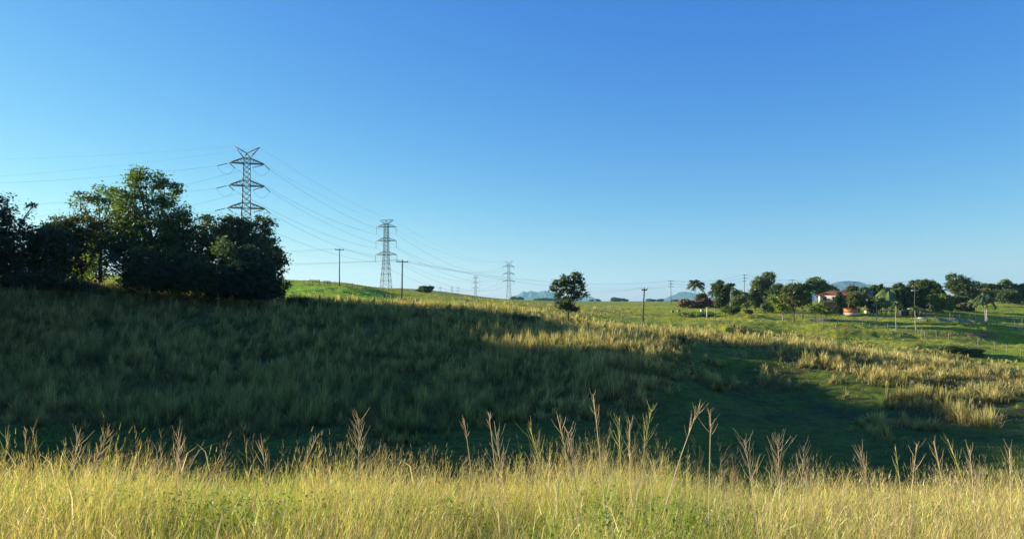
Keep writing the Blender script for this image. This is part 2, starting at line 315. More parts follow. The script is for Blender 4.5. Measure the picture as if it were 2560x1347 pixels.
N = 60000; y = np.sqrt(rng.uniform(1.2, 56, N)); x = y * rng.uniform(.85, 3.2, N) * rng.choice([-1, 1], N); P = np.stack([x, y, height(x, y)], 1)   # the verge goes on at both sides
parts.append(blades(P, fgh(x, y) * rng.uniform(.4, 1, N), rng.uniform(.005, .011, N), rng.normal(0, .18, (N, 2)), jit((.22, .18, .06), N), jit((.50, .44, .15), N, .4)))
# flowering stems with open seed heads
def heads(P, h, ln, cs, ch, nb, bl, stem_w=.0035, t0=.72, spread=.45, bw=.003):
    N = len(P); out = [blades(P, h, np.full(N, stem_w), ln, cs, ch)]
    L = np.hstack([ln, np.zeros((N, 1))]); tip = P + np.array([0, 0, 1.]) * (h * (1 - .25 * np.clip(np.hypot(*ln.T) / h, 0, 1)))[:, None] + L
    mid = P + np.array([0, 0, .58]) * h[:, None] + L * .3; side = rng.uniform(.5, 1.5, N)
    for b_ in range(nb):
        t = t0 + (1 - t0) * (b_ + rng.uniform(0, 1, N)) / nb; s = (t - .58) / .42
        p = mid + (tip - mid) * s[:, None]; ax = tip - mid; ax /= np.linalg.norm(ax, axis=1)[:, None]
        aa = rng.uniform(0, 2 * math.pi, N); o = np.stack([np.cos(aa), np.sin(aa), np.zeros(N)], 1)
        sp = spread * rng.uniform(.5, 1.3, N) * side; q = p + (ax + o * sp[:, None]) * (bl * rng.uniform(.5, 1.15, N) * (1.15 - .75 * (t - t0) / (1 - t0)))[:, None]
        sd = np.cross(ax, o); sd /= np.linalg.norm(sd, axis=1)[:, None] + 1e-9; sd *= bw / 2
        V = np.stack([p - sd, p + sd, q + sd * .3, q - sd * .3], 1).reshape(-1, 3); kk = np.arange(N)[:, None] * 4
        out.append((V, np.concatenate([kk + [0, 1, 2], kk + [0, 2, 3]]), np.repeat(ch, 4, axis=0)))
    return out
N = 36000; x, y = scatter(N, 1.7, 8.5, .2); P = np.stack([x, y, height(x, y)], 1); hh = fgh(x, y) * rng.uniform(.66, 1.10, N) * (1 - .22 * gzone(x, y))
ln = rng.normal(0, .16, (N, 2)) + [.08, 0]; bt = rng.random(N)
parts += heads(P, hh, ln, jit((.42, .36, .09), N), lerp(jit((.64, .56, .17), N, .3), jit((.50, .34, .18), N), (bt > .55).astype(float)), 9, .085, .0028, .62, .40, .0022)
N = 480; x, y = scatter(N, 3.4, 7.0, .1); px = CX + F * x / y; k = rng.random(N) < .12 + .7 * sstep(.45, .65, fbm(x / .5, y / .8, 2, 79)) + .8 * np.exp(-((px - 1500) / 160) ** 2) + .5 * np.exp(-((px - 1960) / 70) ** 2); x, y = x[k], y[k]; N = len(x); P = np.stack([x, y, height(x, y)], 1); hh = fgh(x, y) * rng.uniform(.95, 1.13, N)
ln = rng.normal(0, .16, (N, 2)) + [.04, 0]
parts += heads(P, hh, ln, jit((.42, .35, .18), N), jit((.44, .32, .19), N), 13, .12, .0035, .74, .62, .0019)
# bright dead leaf blades lying over, weeds with small leaves in the green patches
N = 3000; x, y = scatter(N, 1.6, 6, .1); k = rng.random(N) < .3 + tzone(x, y); x, y = x[k], y[k]; N = len(x); P = np.stack([x, y, height(x, y) + fgh(x, y) * rng.uniform(.2, .85, N)], 1)
parts.append(blades(P, rng.uniform(.03, .25, N), rng.uniform(.003, .0075, N), rng.normal(0, .13, (N, 2)), jit((.66, .54, .32), N), jit((.74, .62, .38), N)))
N = 110000; x, y = scatter(N, 1.6, 5.5, .1); k = rng.random(N) < gzone(x, y) * .8 * sstep(5.5, 3.2, y + 0 * x) if False else rng.random(N) < gzone(x, y) * .8; x, y = x[k], y[k]; N = len(x)
parts.append(leafset(np.stack([x, y, height(x, y) + fgh(x, y) * rng.uniform(.2, .74, N)], 1), rng.uniform(.008, .02, N), jit((.13, .23, .025), N, .4)))
V, Tt, Cc = join(parts)
fg = tag(link(bpy.data.objects.new("foreground_grass", tri_mesh("foreground_grass", V, Tt, Cc, (M_grass,)))), "sunlit golden green tall grass with feathery seed heads filling the foreground", "grass", None, "stuff")
# slope and ridge grass
def tall_patch(n, d0, d1):
    x, y = scatter(n, d0, d1); t = tallness(x, y); cl = fbm(x / 1.3, y / 1.3, 2, 81)
    k = rng.random(n) < np.clip(t * 1.1, 0, 1) * sstep(.25, .5, cl + .12); x, y, t, cl = x[k], y[k], t[k], cl[k]; N = len(x)
    h = (.3 + .65 * t) * (.25 + 1.0 * cl) * rng.uniform(.4, 1.1, N)
    P = np.stack([x, y, height(x, y) - .15], 1); g = sstep(.35, .65, fbm(x / 6, y / 6, 2, 85)); px = CX + F * x / y
    tan = np.clip(.35 + .3 * sstep(1000, 1600, px) + (g - .5) * .6, 0, 1)
    cb = lerp(jit((.05, .08, .016), N), jit((.18, .13, .045), N), tan); ct = lerp(jit((.16, .18, .05), N), jit((.42, .33, .11), N), tan)
    w = np.clip(y * .00075, .02, .12) * rng.uniform(.6, 1.5, N)
    return blades(P, h, w, rng.normal(0, .2, (N, 2)) * h[:, None] + np.array([.1, 0]), cb, ct, True)
def tussocks(n, d0, d1, per):
    x, y = scatter(n, d0, d1); t = tallness(x, y); k = rng.random(n) < t * sstep(.22, .55, fbm(x / 4, y / 4, 2, 87)) * 1.1; x, y, t = x[k], y[k], t[k]
    th = (.55 + .85 * t) * rng.uniform(.45, 1.35, len(x))  * (.7 + .6 * fbm(x / 9, y / 9, 2, 88)); px = CX + F * x / y; g = fbm(x / 5, y / 5, 2, 89)
    tan = np.clip(.30 + .35 * sstep(1000, 1600, px) + (g - .5) * .9 + rng.normal(0, .22, len(x)), 0, 1); val = rng.uniform(.6, 1.35, len(x))
    i = np.repeat(np.arange(len(x)), per); N = len(i); a = rng.uniform(0, 2 * math.pi, N); q = np.abs(rng.normal(0, 1, N)); sz = th[i]
    X_ = x[i] + np.cos(a) * q * .13 * sz; Y_ = y[i] + np.sin(a) * q * .13 * sz; h = sz * rng.uniform(.55, 1.15, N) * (1 - .16 * q)
    ln = np.stack([np.cos(a), np.sin(a)], 1) * (q * .26 * sz)[:, None] + rng.normal(0, .05, (N, 2)) + [.06, 0]
    cb = lerp(jit((.055, .085, .018), N), jit((.19, .14, .05), N), tan[i]) * val[i][:, None]; ct = lerp(jit((.43, .39, .12), N), jit((.68, .54, .18), N), tan[i]) * val[i][:, None]
    return blades(np.stack([X_, Y_, height(X_, Y_) - .12], 1), np.maximum(h, .1), np.clip(Y_ * .0007, .02, .11) * rng.uniform(.6, 1.4, N), ln, cb, ct, True)
V, Tt, Cc = join([tussocks(8500, 34, 75, 40), tussocks(11500, 75, 130, 28), tussocks(6000, 130, 300, 14), tall_patch(200000, 34, 75), tall_patch(230000, 75, 130), tall_patch(90000, 130, 330)])
tag(link(bpy.data.objects.new("hillside_grass", tri_mesh("hillside_grass", V, Tt, Cc, (M_grass,)))), "rank tall grass over the shaded slope and the sunlit ridge behind the foreground", "grass", None, "stuff")
x, y = scatter(420000, 34, 330); k = rng.random(len(x)) < np.clip(1.15 - tallness(x, y), .1, 1) * sstep(.36, .55, fbm(x / 1.9, y / 1.6, 2, 91)); x, y = x[k], y[k]; N = len(x)
g = fbm(x / 9, y / 9, 3, 95); g = sstep(.35, .65, g)
px = CX + F * x / y; fl = sstep(640, 720, px) * (1 - sstep(960, 1120, px)) * sstep(103, 112, y) * (1 - sstep(190, 215, y))
cb = lerp(jit((.21, .29, .015), N), jit((.36, .35, .035), N), g); cb = lerp(cb, jit((.24, .38, .012), N), fl); cb = cb * (1 - .45 * (1 - sstep(70, 92, y)))[:, None]; ct = cb * np.array([1.25, 1.2, 1.2])  # blades in the near valley darkened too, shade put into their colour
h = rng.uniform(.1, .36, N) * (.6 + .8 * g) * (1 - .35 * sstep(100, 160, y)); w = np.clip(y * .0006, .03, .13) * rng.uniform(.6, 1.5, N)
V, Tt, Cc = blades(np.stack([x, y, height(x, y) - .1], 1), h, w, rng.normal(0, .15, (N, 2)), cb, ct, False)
# leafy weeds in clumps on the rough bank
def weeds(n, d0, d1, per, sz):
    x, y = scatter(n, d0, d1); px = CX + F * x / y; k = rng.random(n) < sstep(.48, .62, fbm(x / 3, y / 3, 2, 97)) * (.25 + .75 * sstep(1650, 1850, px)); x, y = x[k], y[k]; i = np.repeat(np.arange(len(x)), per); N = len(i)
    q = rng.normal(0, 1, (N, 3)) * np.array([.32, .32, .16]) * sz; P = np.stack([x[i] + q[:, 0], y[i] + q[:, 1], height(x[i], y[i]) + np.abs(q[:, 2]) + .05], 1)
    c0 = lerp(jit((.10, .17, .02), len(x)), jit((.20, .14, .06), len(x)), (rng.random(len(x)) > .6).astype(float)) * .8; return leafset(P, np.clip(y[i] * .0011, .05, .13) * rng.uniform(.6, 1.2, N), c0[i] * rng.uniform(.7, 1.3, (N, 1)))
V, Tt, Cc = join([(V, Tt, Cc), weeds(5200, 40, 110, 22, 1.0), weeds(3000, 110, 230, 16, 1.3)])
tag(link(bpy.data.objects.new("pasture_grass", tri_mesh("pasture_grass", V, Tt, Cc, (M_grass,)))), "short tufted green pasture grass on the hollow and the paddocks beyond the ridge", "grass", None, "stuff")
# ------------------------------------------------------------------ trees
def crown_arrays(blobs, leaf, clump, per, cols, density=1.0, droop=0.0):
    Vs, Cs = [], []
    cols = np.asarray(cols)
    for (bx, by, bz, rx, ry, rz) in blobs:
        area = (rx * ry + rx * rz + ry * rz) / 3 * 12.6
        m = max(3, int(area / (clump * clump * 2.2) * density))
        dv = rng.normal(size=(m, 3)); dv /= np.linalg.norm(dv, axis=1)[:, None]
        cc = np.array([bx, by, bz]) + dv * np.array([rx, ry, rz]) * rng.uniform(.45, 1.06, (m, 1)) ** .6
        ccol = cols[rng.integers(0, len(cols), m)] * rng.uniform(.7, 1.3, (m, 1))
        for_ = rng.uniform(.5, 1.3, m) * clump
        k = np.repeat(np.arange(m), per); N = len(k)
        off = rng.normal(size=(N, 3)) * np.array([.55, .55, .34]) * for_[k][:, None]
        p = cc[k] + off; p[:, 2] -= droop * rng.uniform(0, 1, N) * clump * 2
        a = rng.normal(size=(N, 3)); a[:, 2] *= .6; a /= np.linalg.norm(a, axis=1)[:, None]
        b = np.cross(a, rng.normal(size=(N, 3))); b /= np.linalg.norm(b, axis=1)[:, None] + 1e-9
        s = leaf * rng.uniform(.6, 1.35, N)[:, None]
        Vs.append(np.stack([p - a * s, p + b * s * .42, p + a * s, p - b * s * .42], 1).reshape(-1, 3)); Cs.append(np.repeat(ccol[k], 4, axis=0))
    V = np.vstack(Vs); C = np.vstack(Cs); k = np.arange(len(V) // 4)[:, None] * 4
    return V, np.concatenate([k + [0, 1, 2], k + [0, 2, 3]]), C
def limb(mb, p, q, r0, r1, wob=.12, n=5, sides=6):
    p = np.array(p, float); q = np.array(q, float); t = np.linspace(0, 1, n)[:, None]; L = np.linalg.norm(q - p)
    P = p + (q - p) * t; P[1:-1] += rng.normal(0, wob * L / n, (n - 2, 3)); mb.tube(P, np.linspace(r0, r1, n), sides, (1, 1, 1))
def trunk_mb(blobs, h0, r, forks=1, lean=(0, 0), twigs=True, spread=0.0):
    mb = MB(); blobs = np.asarray(blobs, float)
    for f in range(forks):
        bx, by = (0, 0) if forks == 1 else (rng.normal(0, .25 + spread), rng.normal(0, .25 + spread))
        top = np.array([bx * 2 + lean[0], by * 2 + lean[1], h0]); limb(mb, (0, 0, -.5), top, r, r * .7, .06, 6, 8)
        for b in blobs[f::forks]:
            c = b[:3]; limb(mb, top, c, r * .5, r * .16, .22)
            if twigs:
                for _ in range(4):
                    dv = rng.normal(size=3); dv /= np.linalg.norm(dv); dv[2] = abs(dv[2]) * .6
                    limb(mb, top + (c - top) * rng.uniform(.5, 1), c + dv * b[3:6] * .9, r * .16, r * .04, .2, 4, 4)
    return mb
def tree(loc, blobs, h0, r, name, label, cat="tree", group=None, leaf=.22, clump=.8, per=26, cols=((.05, .07, .025),), mat=None, bark=None, density=1, forks=1, lean=(0, 0), droop=0, crown="crown", spread=0.0):
    t = empty(name, loc, 0, label, cat, group)
    trunk_mb(blobs, h0, r, forks, lean, spread=spread).build("trunk", bark or M_bark, t)
    V, T, C = crown_arrays(blobs, leaf, clump, per, cols, density * 1.35, droop)
    link(bpy.data.objects.new(crown, tri_mesh(crown, V, T, C, (mat or M_leaf,))), t); return t
def rand_blobs(w, h, zc, n, s=.42, flat=1.0):                 # n blobs filling an ellipsoid w wide, h tall centred at height zc
    out = [(0, 0, zc, w * s * .8, w * s * .7, h * s * .8)]
    for i in range(n):
        a = 2 * math.pi * i / n + rng.uniform(-.5, .5); q = rng.uniform(.25, .74); zz = rng.uniform(-.36, .40)
        k = math.sqrt(max(.15, 1 - (zz * 2) ** 2)); rr = rng.uniform(.38, 1) * s
        out.append((math.cos(a) * q * w / 2 * 1.25 * k, math.sin(a) * q * w / 2 * k, zc + zz * h, w * rr * .62, w * rr * .55, h * rr * .55 * flat))
    return out
def blobs_px(loc, d, lst, dep=.8):                             # crown lobes given by where they stand over the ground point
    out = []
    for i, (px, row, rw, rh) in enumerate(lst):
        p = AT(px, row, d) - Vector(loc); k = d / F
        out.append((p.x, rng.uniform(-1, 1) * rw * k * .5, p.z, rw * k * 1.1, rw * k * dep * 1.1, rh * k * 1.08))
    return out
DG = ((.03, .046, .018), (.045, .068, .022), (.06, .085, .022)); MG = ((.08, .115, .025), (.11, .15, .03), (.06, .09, .025)); YG = ((.13, .165, .03), (.10, .14, .03), (.155, .18, .035))
BR = ((.07, .06, .03), (.055, .065, .025), (.09, .07, .04)); GG = ((.10, .12, .07), (.08, .10, .05), (.13, .15, .09))
# the grove at the left
def lt(px, base_row_d, lobes, **k):
    d = base_row_d; loc = GD(px, d); loc.z -= .1
    return tree(loc, blobs_px(loc, d, lobes), k.pop("h0", 2.5), k.pop("r", .28), **k)
lt(15, 96, [(-40, 540, 50, 45), (0, 510, 30, 34), (-30, 590, 60, 40), (18, 535, 24, 12), (10, 568, 38, 18), (-70, 640, 50, 50), (28, 600, 22, 16), (80, 515, 9, 6), (60, 548, 14, 10)], name="spreading_tree", cols=BR + DG[:2], h0=5, r=.32, density=.6,
   label="reddish brown leaved spreading tree cut off by the left frame edge")
lt(250, 104, [(235, 485, 42, 20), (200, 500, 30, 16), (275, 495, 36, 22), (300, 530, 40, 28), (245, 540, 50, 24), (190, 545, 34, 20), (280, 585, 50, 30), (220, 600, 50, 30)], name="spreading_tree", cols=YG[:2] + MG + BR[:1], h0=6, r=.3, density=.68, clump=.9,
   label="umbrella topped thin leaved tree with sky gaps left of the tallest tree in the grove")
lt(385, 100, [(365, 450, 45, 24), (320, 480, 34, 18), (410, 480, 38, 34), (345, 515, 50, 26), (425, 540, 44, 44), (380, 580, 60, 40), (330, 590, 40, 34), (440, 600, 36, 36), (400, 650, 70, 40), (455, 530, 12, 16), (340, 440, 24, 12)], name="tall_tree", cols=MG + YG[:1], h0=6, r=.42, density=.95,
   label="tallest broad green crowned tree in the middle of the left grove")
lt(500, 104, [(500, 582, 34, 30), (545, 590, 36, 30), (490, 620, 44, 40), (560, 612, 44, 36), (520, 660, 50, 40), (512, 550, 15, 12), (470, 680, 50, 30)], name="dense_tree", cols=DG + MG[:1], h0=3, r=.25, density=1.2,
   label="dark dense tree just right of the tallest one, level with the lowest tower arm")
lt(600, 103, [(585, 570, 36, 20), (625, 585, 44, 26), (642, 616, 34, 28), (600, 620, 50, 40), (655, 640, 44, 36), (610, 670, 60, 40), (560, 650, 50, 44), (668, 558, 20, 9), (622, 556, 20, 10), (562, 550, 18, 12), (648, 541, 13, 6), (600, 556, 14, 7)], name="broad_tree", cols=DG, h0=3, r=.34, density=1.25,
   label="broad nearly black tree hiding the foot of the nearest lattice tower")
lt(665, 99, [(676, 600, 16, 10), (680, 625, 20, 16), (690, 652, 19, 18), (664, 680, 34, 34), (702, 660, 12, 18), (702, 688, 6, 12), (640, 700, 40, 30)], name="overhanging_tree", cols=DG, h0=3, r=.2, density=1.0,
   label="ragged dark tree leaning out over the bright field at the right end of the grove")
lt(632, 92, [(620, 660, 46, 44), (640, 700, 56, 40), (600, 705, 56, 40), (665, 722, 40, 28), (655, 685, 34, 34), (570, 715, 34, 30)], name="rounded_shrub", cat="shrub", cols=((.02, .045, .03), (.025, .05, .03)), h0=.8, r=.16, density=1.5, leaf=.16, clump=.6,
   label="tall bluish green rounded shrub in front of the right end of the grove")
lt(700, 101, [(702, 722, 16, 14), (690, 735, 22, 14), (714, 712, 8, 8)], name="rounded_shrub", cat="shrub", cols=DG, h0=.4, r=.08, leaf=.16, clump=.5,
   label="small dark shrub at the foot of the grove beside the bright green field")
lt(75, 94, [(60, 620, 60, 40), (110, 590, 46, 26), (30, 650, 60, 40), (120, 640, 60, 44), (90, 680, 70, 30), (-40, 670, 60, 40)], name="low_tree", cols=BR + DG, h0=1.5, r=.2, density=1.2, label="low brownish thicket tree beneath the left edge tree")
lt(150, 99, [(145, 575, 46, 24), (120, 600, 40, 28), (165, 620, 44, 34), (140, 660, 50, 36)], name="low_tree", cols=DG + MG[:1], h0=1.5, r=.2, density=1.2, label="rounded dark green tree between the left edge tree and the umbrella topped tree")
lt(212, 110, [(210, 640, 34, 40), (200, 670, 30, 26), (235, 665, 26, 28), (205, 600, 30, 22), (160, 590, 26, 20)], name="yellow_green_tree", cols=((.40, .44, .04), (.32, .38, .04)), h0=1.5, r=.12, density=1.0, label="sunlit yellow green tree glowing through the gap in the grove", mat=M_leaf)
lt(275, 95, [(290, 660, 40, 30), (260, 680, 30, 22), (310, 690, 40, 26)], name="bare_shrub", cat="shrub", cols=((.09, .08, .065),), h0=.6, r=.06, density=.3, forks=3, spread=.8, bark=M_pbark, label="grey half bare twiggy shrub at the foot of the tallest tree")
lt(365, 93, [(360, 665, 50, 44), (400, 690, 56, 34), (340, 700, 44, 30)], name="thicket_shrub", cat="shrub", cols=DG + BR[:1], h0=.8, r=.12, density=1.3, clump=.6, leaf=.17, label="dull dark shrub below the tallest tree beside the bare twiggy shrub")
lt(465, 93, [(470, 680, 50, 44), (430, 700, 50, 30), (510, 700, 46, 40), (540, 720, 40, 26)], name="thicket_shrub", cat="shrub", cols=DG, h0=.8, r=.12, density=1.3, clump=.6, leaf=.17, label="blackish shrub in the middle foot of the grove right of the tallest tree")
lt(548, 91, [(552, 622, 24, 17), (560, 602, 14, 10)], name="slender_sapling", cols=((.10, .15, .08),), h0=5.2, r=.035, density=.9, bark=M_pbark, lean=(-.3, 0), label="slender pale stemmed sapling standing out against the dark grove")
lt(130, 91, [(110, 700, 44, 22), (160, 705, 40, 20), (60, 705, 40, 20), (200, 712, 30, 14)], name="thicket_shrub", cat="shrub", cols=BR + DG, h0=.5, r=.07, density=1.0, clump=.6, leaf=.16, label="low brown green shrub under the rounded dark tree near the left edge")
lt(205, 101, [(215, 560, 34, 20), (190, 600, 44, 26), (235, 610, 40, 26), (170, 560, 26, 12), (150, 545, 14, 8), (265, 560, 30, 18)], name="understorey_tree", cols=BR + MG[:1], h0=2, r=.15, density=.7, label="thin brownish tree filling the gap below the umbrella topped tree")
lt(310, 99, [(320, 560, 40, 26), (300, 610, 50, 30), (340, 640, 50, 36), (265, 640, 30, 26)], name="understorey_tree", cols=DG + MG[:1] + BR[:1], h0=2, r=.15, density=1.0, label="dark tree between the umbrella topped and the tallest tree")
lt(450, 101, [(450, 575, 36, 40), (455, 640, 50, 40), (420, 620, 40, 40)], name="understorey_tree", cols=DG, h0=2, r=.15, density=1.2, label="dark tree closing the right side of the tallest tree")
# unseen rest of the wood left of frame, placed and sized to shade the valley
wd = [(-69, 80, 16, 12), (-62, 68, 15, 15), (-60, 57, 15, 15), (-57, 47, 15, 14), (-55, 38, 14, 13), (-78, 84, 17, 18), (-74, 72, 16, 16), (-72, 60, 17, 16), (-70, 49, 16, 15), (-69, 42, 16, 13), (-88, 78, 20, 18), (-88, 64, 20, 18), (-84, 51, 19, 17), (-84, 46, 18, 14), (-82, 92, 18, 15), (-92, 90, 20, 18), (-77, 97, 18, 13), (-84, 101, 18, 17)]
for i, (x_, y_, hh_, w_) in enumerate(wd):
    hh_ = -8 + (29 - x_) * math.tan(SUN_EL) / .966 - H(x_, y_) + rng.uniform(-1.2, 1.8)
    tree((x_, y_, H(x_, y_)), rand_blobs(w_ * 1.15, hh_ * .95, hh_ * .52, 8), 1.5, .35, "wood_tree", "tree of the wood just beyond the left edge of the view", group="trees of the wood left of the view", cols=DG, leaf=.6, clump=1.4, per=16, density=1.0)

# the lone tree
lone = GD(1420, 112)
tree(lone, blobs_px(lone, 112, [(1416, 698, 15, 10), (1440, 697, 12, 12), (1394, 707, 12, 8), (1384, 718, 9, 8), (1452, 713, 10, 12), (1420, 720, 20, 13), (1398, 734, 12, 8), (1440, 735, 15, 9), (1420, 750, 15, 9), (1410, 768, 11, 7), (1434, 770, 11, 8), (1466, 737, 7, 5), (1440, 686, 8, 5), (1400, 762, 10, 8)], .8),
     2.4, .17, "lone_tree", "lone small tree with a rounded ragged crown standing on the grassy ridge", cols=((.045, .075, .03), (.065, .10, .03), (.07, .085, .03)), leaf=.2, clump=.5, per=16, density=1.35, bark=M_bark)
# trees about the houses: (px centre, top row, base row, width px, colours, droop, name, label)
def ht(px, top, base, w, cols, label, name="garden_tree", kind=0, d=None, cat="tree", group=None, trunk=.18, density=1.0, bark=None, n=7, off=0, hz=1.0, droop=0):
    g = G(px, base) if d is None else GD(px, d); dd = g.y
    zt = AT(px, top, dd).z - g.z; ww = w * 1.5 / F * dd; h = zt * (1 - trunk)
    return tree(g, rand_blobs(ww, h * 1.02, zt - h * .5, n), zt * trunk * .9, max(.07, zt * .022), name, label, cat, group, leaf=.0012 * dd, clump=max(.45, ww * .08), per=26, cols=tuple(tuple(min(.5, v * 1.4) for v in c) for c in cols), density=density * 1.5, bark=bark, droop=droop)
Gt = "trees around the houses on the far slope"
ht(1753, 730, 763, 27, DG, "small round dark tree beside the leftmost palm", group=Gt, trunk=.15)
ht(1803, 707, 764, 34, DG, "dark flat topped tree right of the leftmost palm above the red hedge", group=Gt, n=8, d=235)
ht(1846, 717, 764, 34, GG, "thin greyish tree just left of the tall bare power pole on the right", group=Gt, density=.6, d=240)
ht(1866, 733, 776, 36, MG, "dark green bushy tree at the right end of the red hedge", group=Gt, trunk=.08)
ht(1888, 722, 778, 34, DG, "dark tree between the hedge and the tall pale drooping tree", group=Gt, trunk=.1)
ht(1905, 684, 778, 44, GG, "tallest pale grey green drooping tree with a windblown top", group=Gt, trunk=.2, density=.9, bark=M_pbark, droop=.5, name="drooping_tree")
ht(1930, 712, 779, 46, DG, "very dark broad tree behind the tall pale drooping tree", group=Gt, trunk=.1, d=228)
ht(1957, 738, 801, 42, YG, "bright green tree on a white trunk left of the tall gum clump", group=Gt, trunk=.25, density=.8, bark=M_pbark)
ht(1985, 715, 806, 50, BR + MG, "olive brown gum tree with dark trunks in the open paddock", group=Gt, trunk=.32, density=.9, name="gum_tree")
ht(2005, 708, 805, 44, DG + MG, "bluish dark gum tree right behind the olive brown gum", group=Gt, trunk=.3, density=1, name="gum_tree", d=196)
ht(2045, 688, 768, 42, MG + GG, "tall open crowned tree rising behind the red roofed house on its left", group=Gt, trunk=.35, density=.75, bark=M_pbark, d=245)
ht(2072, 704, 765, 36, YG, "light green tree directly behind the left end of the red roof", group=Gt, trunk=.3, density=.8, d=240)
ht(2038, 757, 805, 30, YG, "thin leaved small tree with two dark trunks left of the parked trailer", group=Gt, trunk=.45, density=.45, n=5)
ht(2066, 764, 805, 22, YG, "small sparse tree above the timber posts left of the trailer", group=Gt, trunk=.4, density=.4, n=4)
ht(2100, 730, 783, 15, DG, "dark tree standing right in front of the red roofed house", group=Gt, trunk=.1, d=214)
ht(2128, 711, 770, 46, DG + BR[:1], "dark domed tree behind the right end of the red roof", group=Gt, d=250, trunk=.15)
ht(2137, 734, 778, 46, BR + MG, "broad brownish green tree above the orange shed", group=Gt, trunk=.36, d=219.5)
ht(2175, 713, 770, 24, MG, "round topped small tree above the grey roofed house", group=Gt, trunk=.2, d=260)
ht(2196, 711, 775, 20, DG, "narrow dark tree right of the grey roofed house", group=Gt, trunk=.15, d=240)
ht(2180, 745, 783, 30, DG, "low dark tree in front of the grey roofed house", group=Gt, trunk=.08, d=226)
ht(2218, 715, 775, 36, MG + DG, "dark green tree behind the largest palm", group=Gt, trunk=.1, d=240)
ht(2248, 712, 786, 34, DG, "dark tree between the largest palm and the white armed pole", group=Gt, trunk=.08, d=226)
ht(2263, 704, 786, 40, DG + MG, "bushy tree directly behind the white armed pole", group=Gt, trunk=.08, d=232)
ht(2294, 700, 786, 46, BR + DG, "highest brown green tree of the mass right of the white armed pole", group=Gt, trunk=.08, d=236)
ht(2322, 708, 786, 42, MG + DG, "green tree right of the highest tree of the mass behind the open shed", group=Gt, trunk=.08, d=230)
ht(2342, 715, 786, 30, DG, "dark tree at the right end of the mass behind the open shed", group=Gt, trunk=.1, d=236)
ht(2357, 733, 787, 40, YG, "light green leafy tree at the track end right of the open shed", group=Gt, trunk=.1)
ht(2403, 690, 765, 56, DG, "large open branched tree with pale limbs standing alone against the sky on the right", name="open_crowned_tree", trunk=.3, density=.75, bark=M_pbark, n=9, d=262)
ht(2388, 735, 766, 44, DG, "low dark bushy tree below the large open branched tree", group=Gt, trunk=.05, d=255)
ht(2418, 759, 783, 30, BR, "round reddish brown bush tree alone in the lit paddock", group=Gt, trunk=.2)
ht(2455, 717, 755, 40, MG + BR, "mid green tree at the left foot of the hilltop wood on the right", group=Gt, d=300, trunk=.1)
for px_, tp_, w_, cl_, lb_ in ((2480, 708, 40, DG, "leftmost dark tree of the hilltop wood at the right edge"), (2505, 699, 46, MG, "highest rounded tree of the hilltop wood at the right edge"), (2532, 702, 40, DG + MG, "second rounded tree of the hilltop wood, right of the highest"),
                               (2556, 712, 34, BR + DG, "brownish tree of the hilltop wood cut by the right frame edge"), (2518, 722, 50, DG, "low black green tree in front of the hilltop wood"), (2600, 704, 50, DG, "tree of the hilltop wood just outside the right edge")):
    ht(px_, tp_, 750, w_, cl_, lb_, group="trees of the hilltop wood", d=330 if tp_ < 720 else 315, trunk=.05)
ht(1814, 769, 794, 20, MG, "small thin tree left of the round paddock tree", group=Gt, trunk=.4, density=.5, n=4)
ht(1833, 765, 796, 26, DG, "round dark little tree casting a long shadow in the paddock", group=Gt, trunk=.3)
ht(1870, 774, 790, 16, BR, "tiny brown tree in the middle of the paddock shadow", group=Gt, trunk=.4, n=4)
ht(1911, 762, 789, 14, GG, "thin pale sapling in the paddock below the tall drooping tree", group=Gt, trunk=.5, n=3, density=.6)
ht(1065, 717, 734, 26, DG, "low round dark bush on the skyline right of the second lattice tower", name="skyline_bush", cat="bush", trunk=.02, d=330, density=1.4)
# red and brown hedge
for i, (px_, w_, cl_, lb_) in enumerate(((1712, 24, ((.16, .12, .08), (.12, .07, .05)), "brownish left end bush of the red hedge"), (1735, 26, ((.15, .08, .06), (.12, .10, .05)), "dull red bush under the leftmost palm"), (1758, 24, ((.09, .028, .028),), "dark red hedge bush right of the leftmost palm"),
                                        (1782, 24, ((.07, .018, .025), (.10, .025, .03)), "crimson hedge bush left of the white marker post"), (1806, 26, ((.085, .02, .03),), "crimson hedge bush under the flat topped tree"), (1830, 26, ((.09, .02, .03), (.065, .02, .025)), "crimson hedge bush below the greyish tree"))):
    ht(px_, 748 + (i % 2) * 2, 770, w_ + 4, cl_, lb_, name="red_hedge_bush", cat="bush", group="bushes of the red hedge", trunk=.02, density=1.2, n=5)
# palms
def palm(g, h, fl, label, n=26, tr=.16, group="palms on the far slope", tw=1, droop=.62, cols=((.07, .09, .04),), bark=None):
    t = empty("palm_tree", g, rng.uniform(0, 6), label, "palm tree", group); mb = MB()
    for k in range(tw): a = .5 * k; limb(mb, (a, 0, -.3), (a * 1.6, 0, h - fl * .3 - a), tr, tr * .75, .02, 6, 8)
    mb.build("trunk", bark or M_pbark, t); fr = MB()
    for i in range(n):
        a = 2 * math.pi * i / n * 1.618; e = rng.uniform(-.25, 1.35); tt = np.linspace(0, 1, 7); L = fl * rng.uniform(.8, 1.1)
        rr = L * (tt * math.cos(e) * .9); zz = L * (tt * math.sin(e) - droop * tt ** 2 * .8)
        P = np.stack([np.cos(a) * rr, np.sin(a) * rr, zz + h - fl * .35], 1); fr.tube(P, np.linspace(.04, .01, 7), 3, cols[0], False)
        for j in range(1, 7):
            for s in (-1, 1):
                for q in (0, .5):
                    p = P[j - 1] + (P[j] - P[j - 1]) * (q + rng.uniform(0, .3)); o = np.array([-math.sin(a) * s, math.cos(a) * s, -.9]) * L * .24 + (P[j] - P[j - 1]) * .4
                    w = (P[j] - P[j - 1]) * .4; c = np.array(cols[0]) * rng.uniform(.7, 1.7); fr.add([p - w, p + w, p + o], [(0, 1, 2)], c)
    fr.build("fronds", M_leaf, t); return t
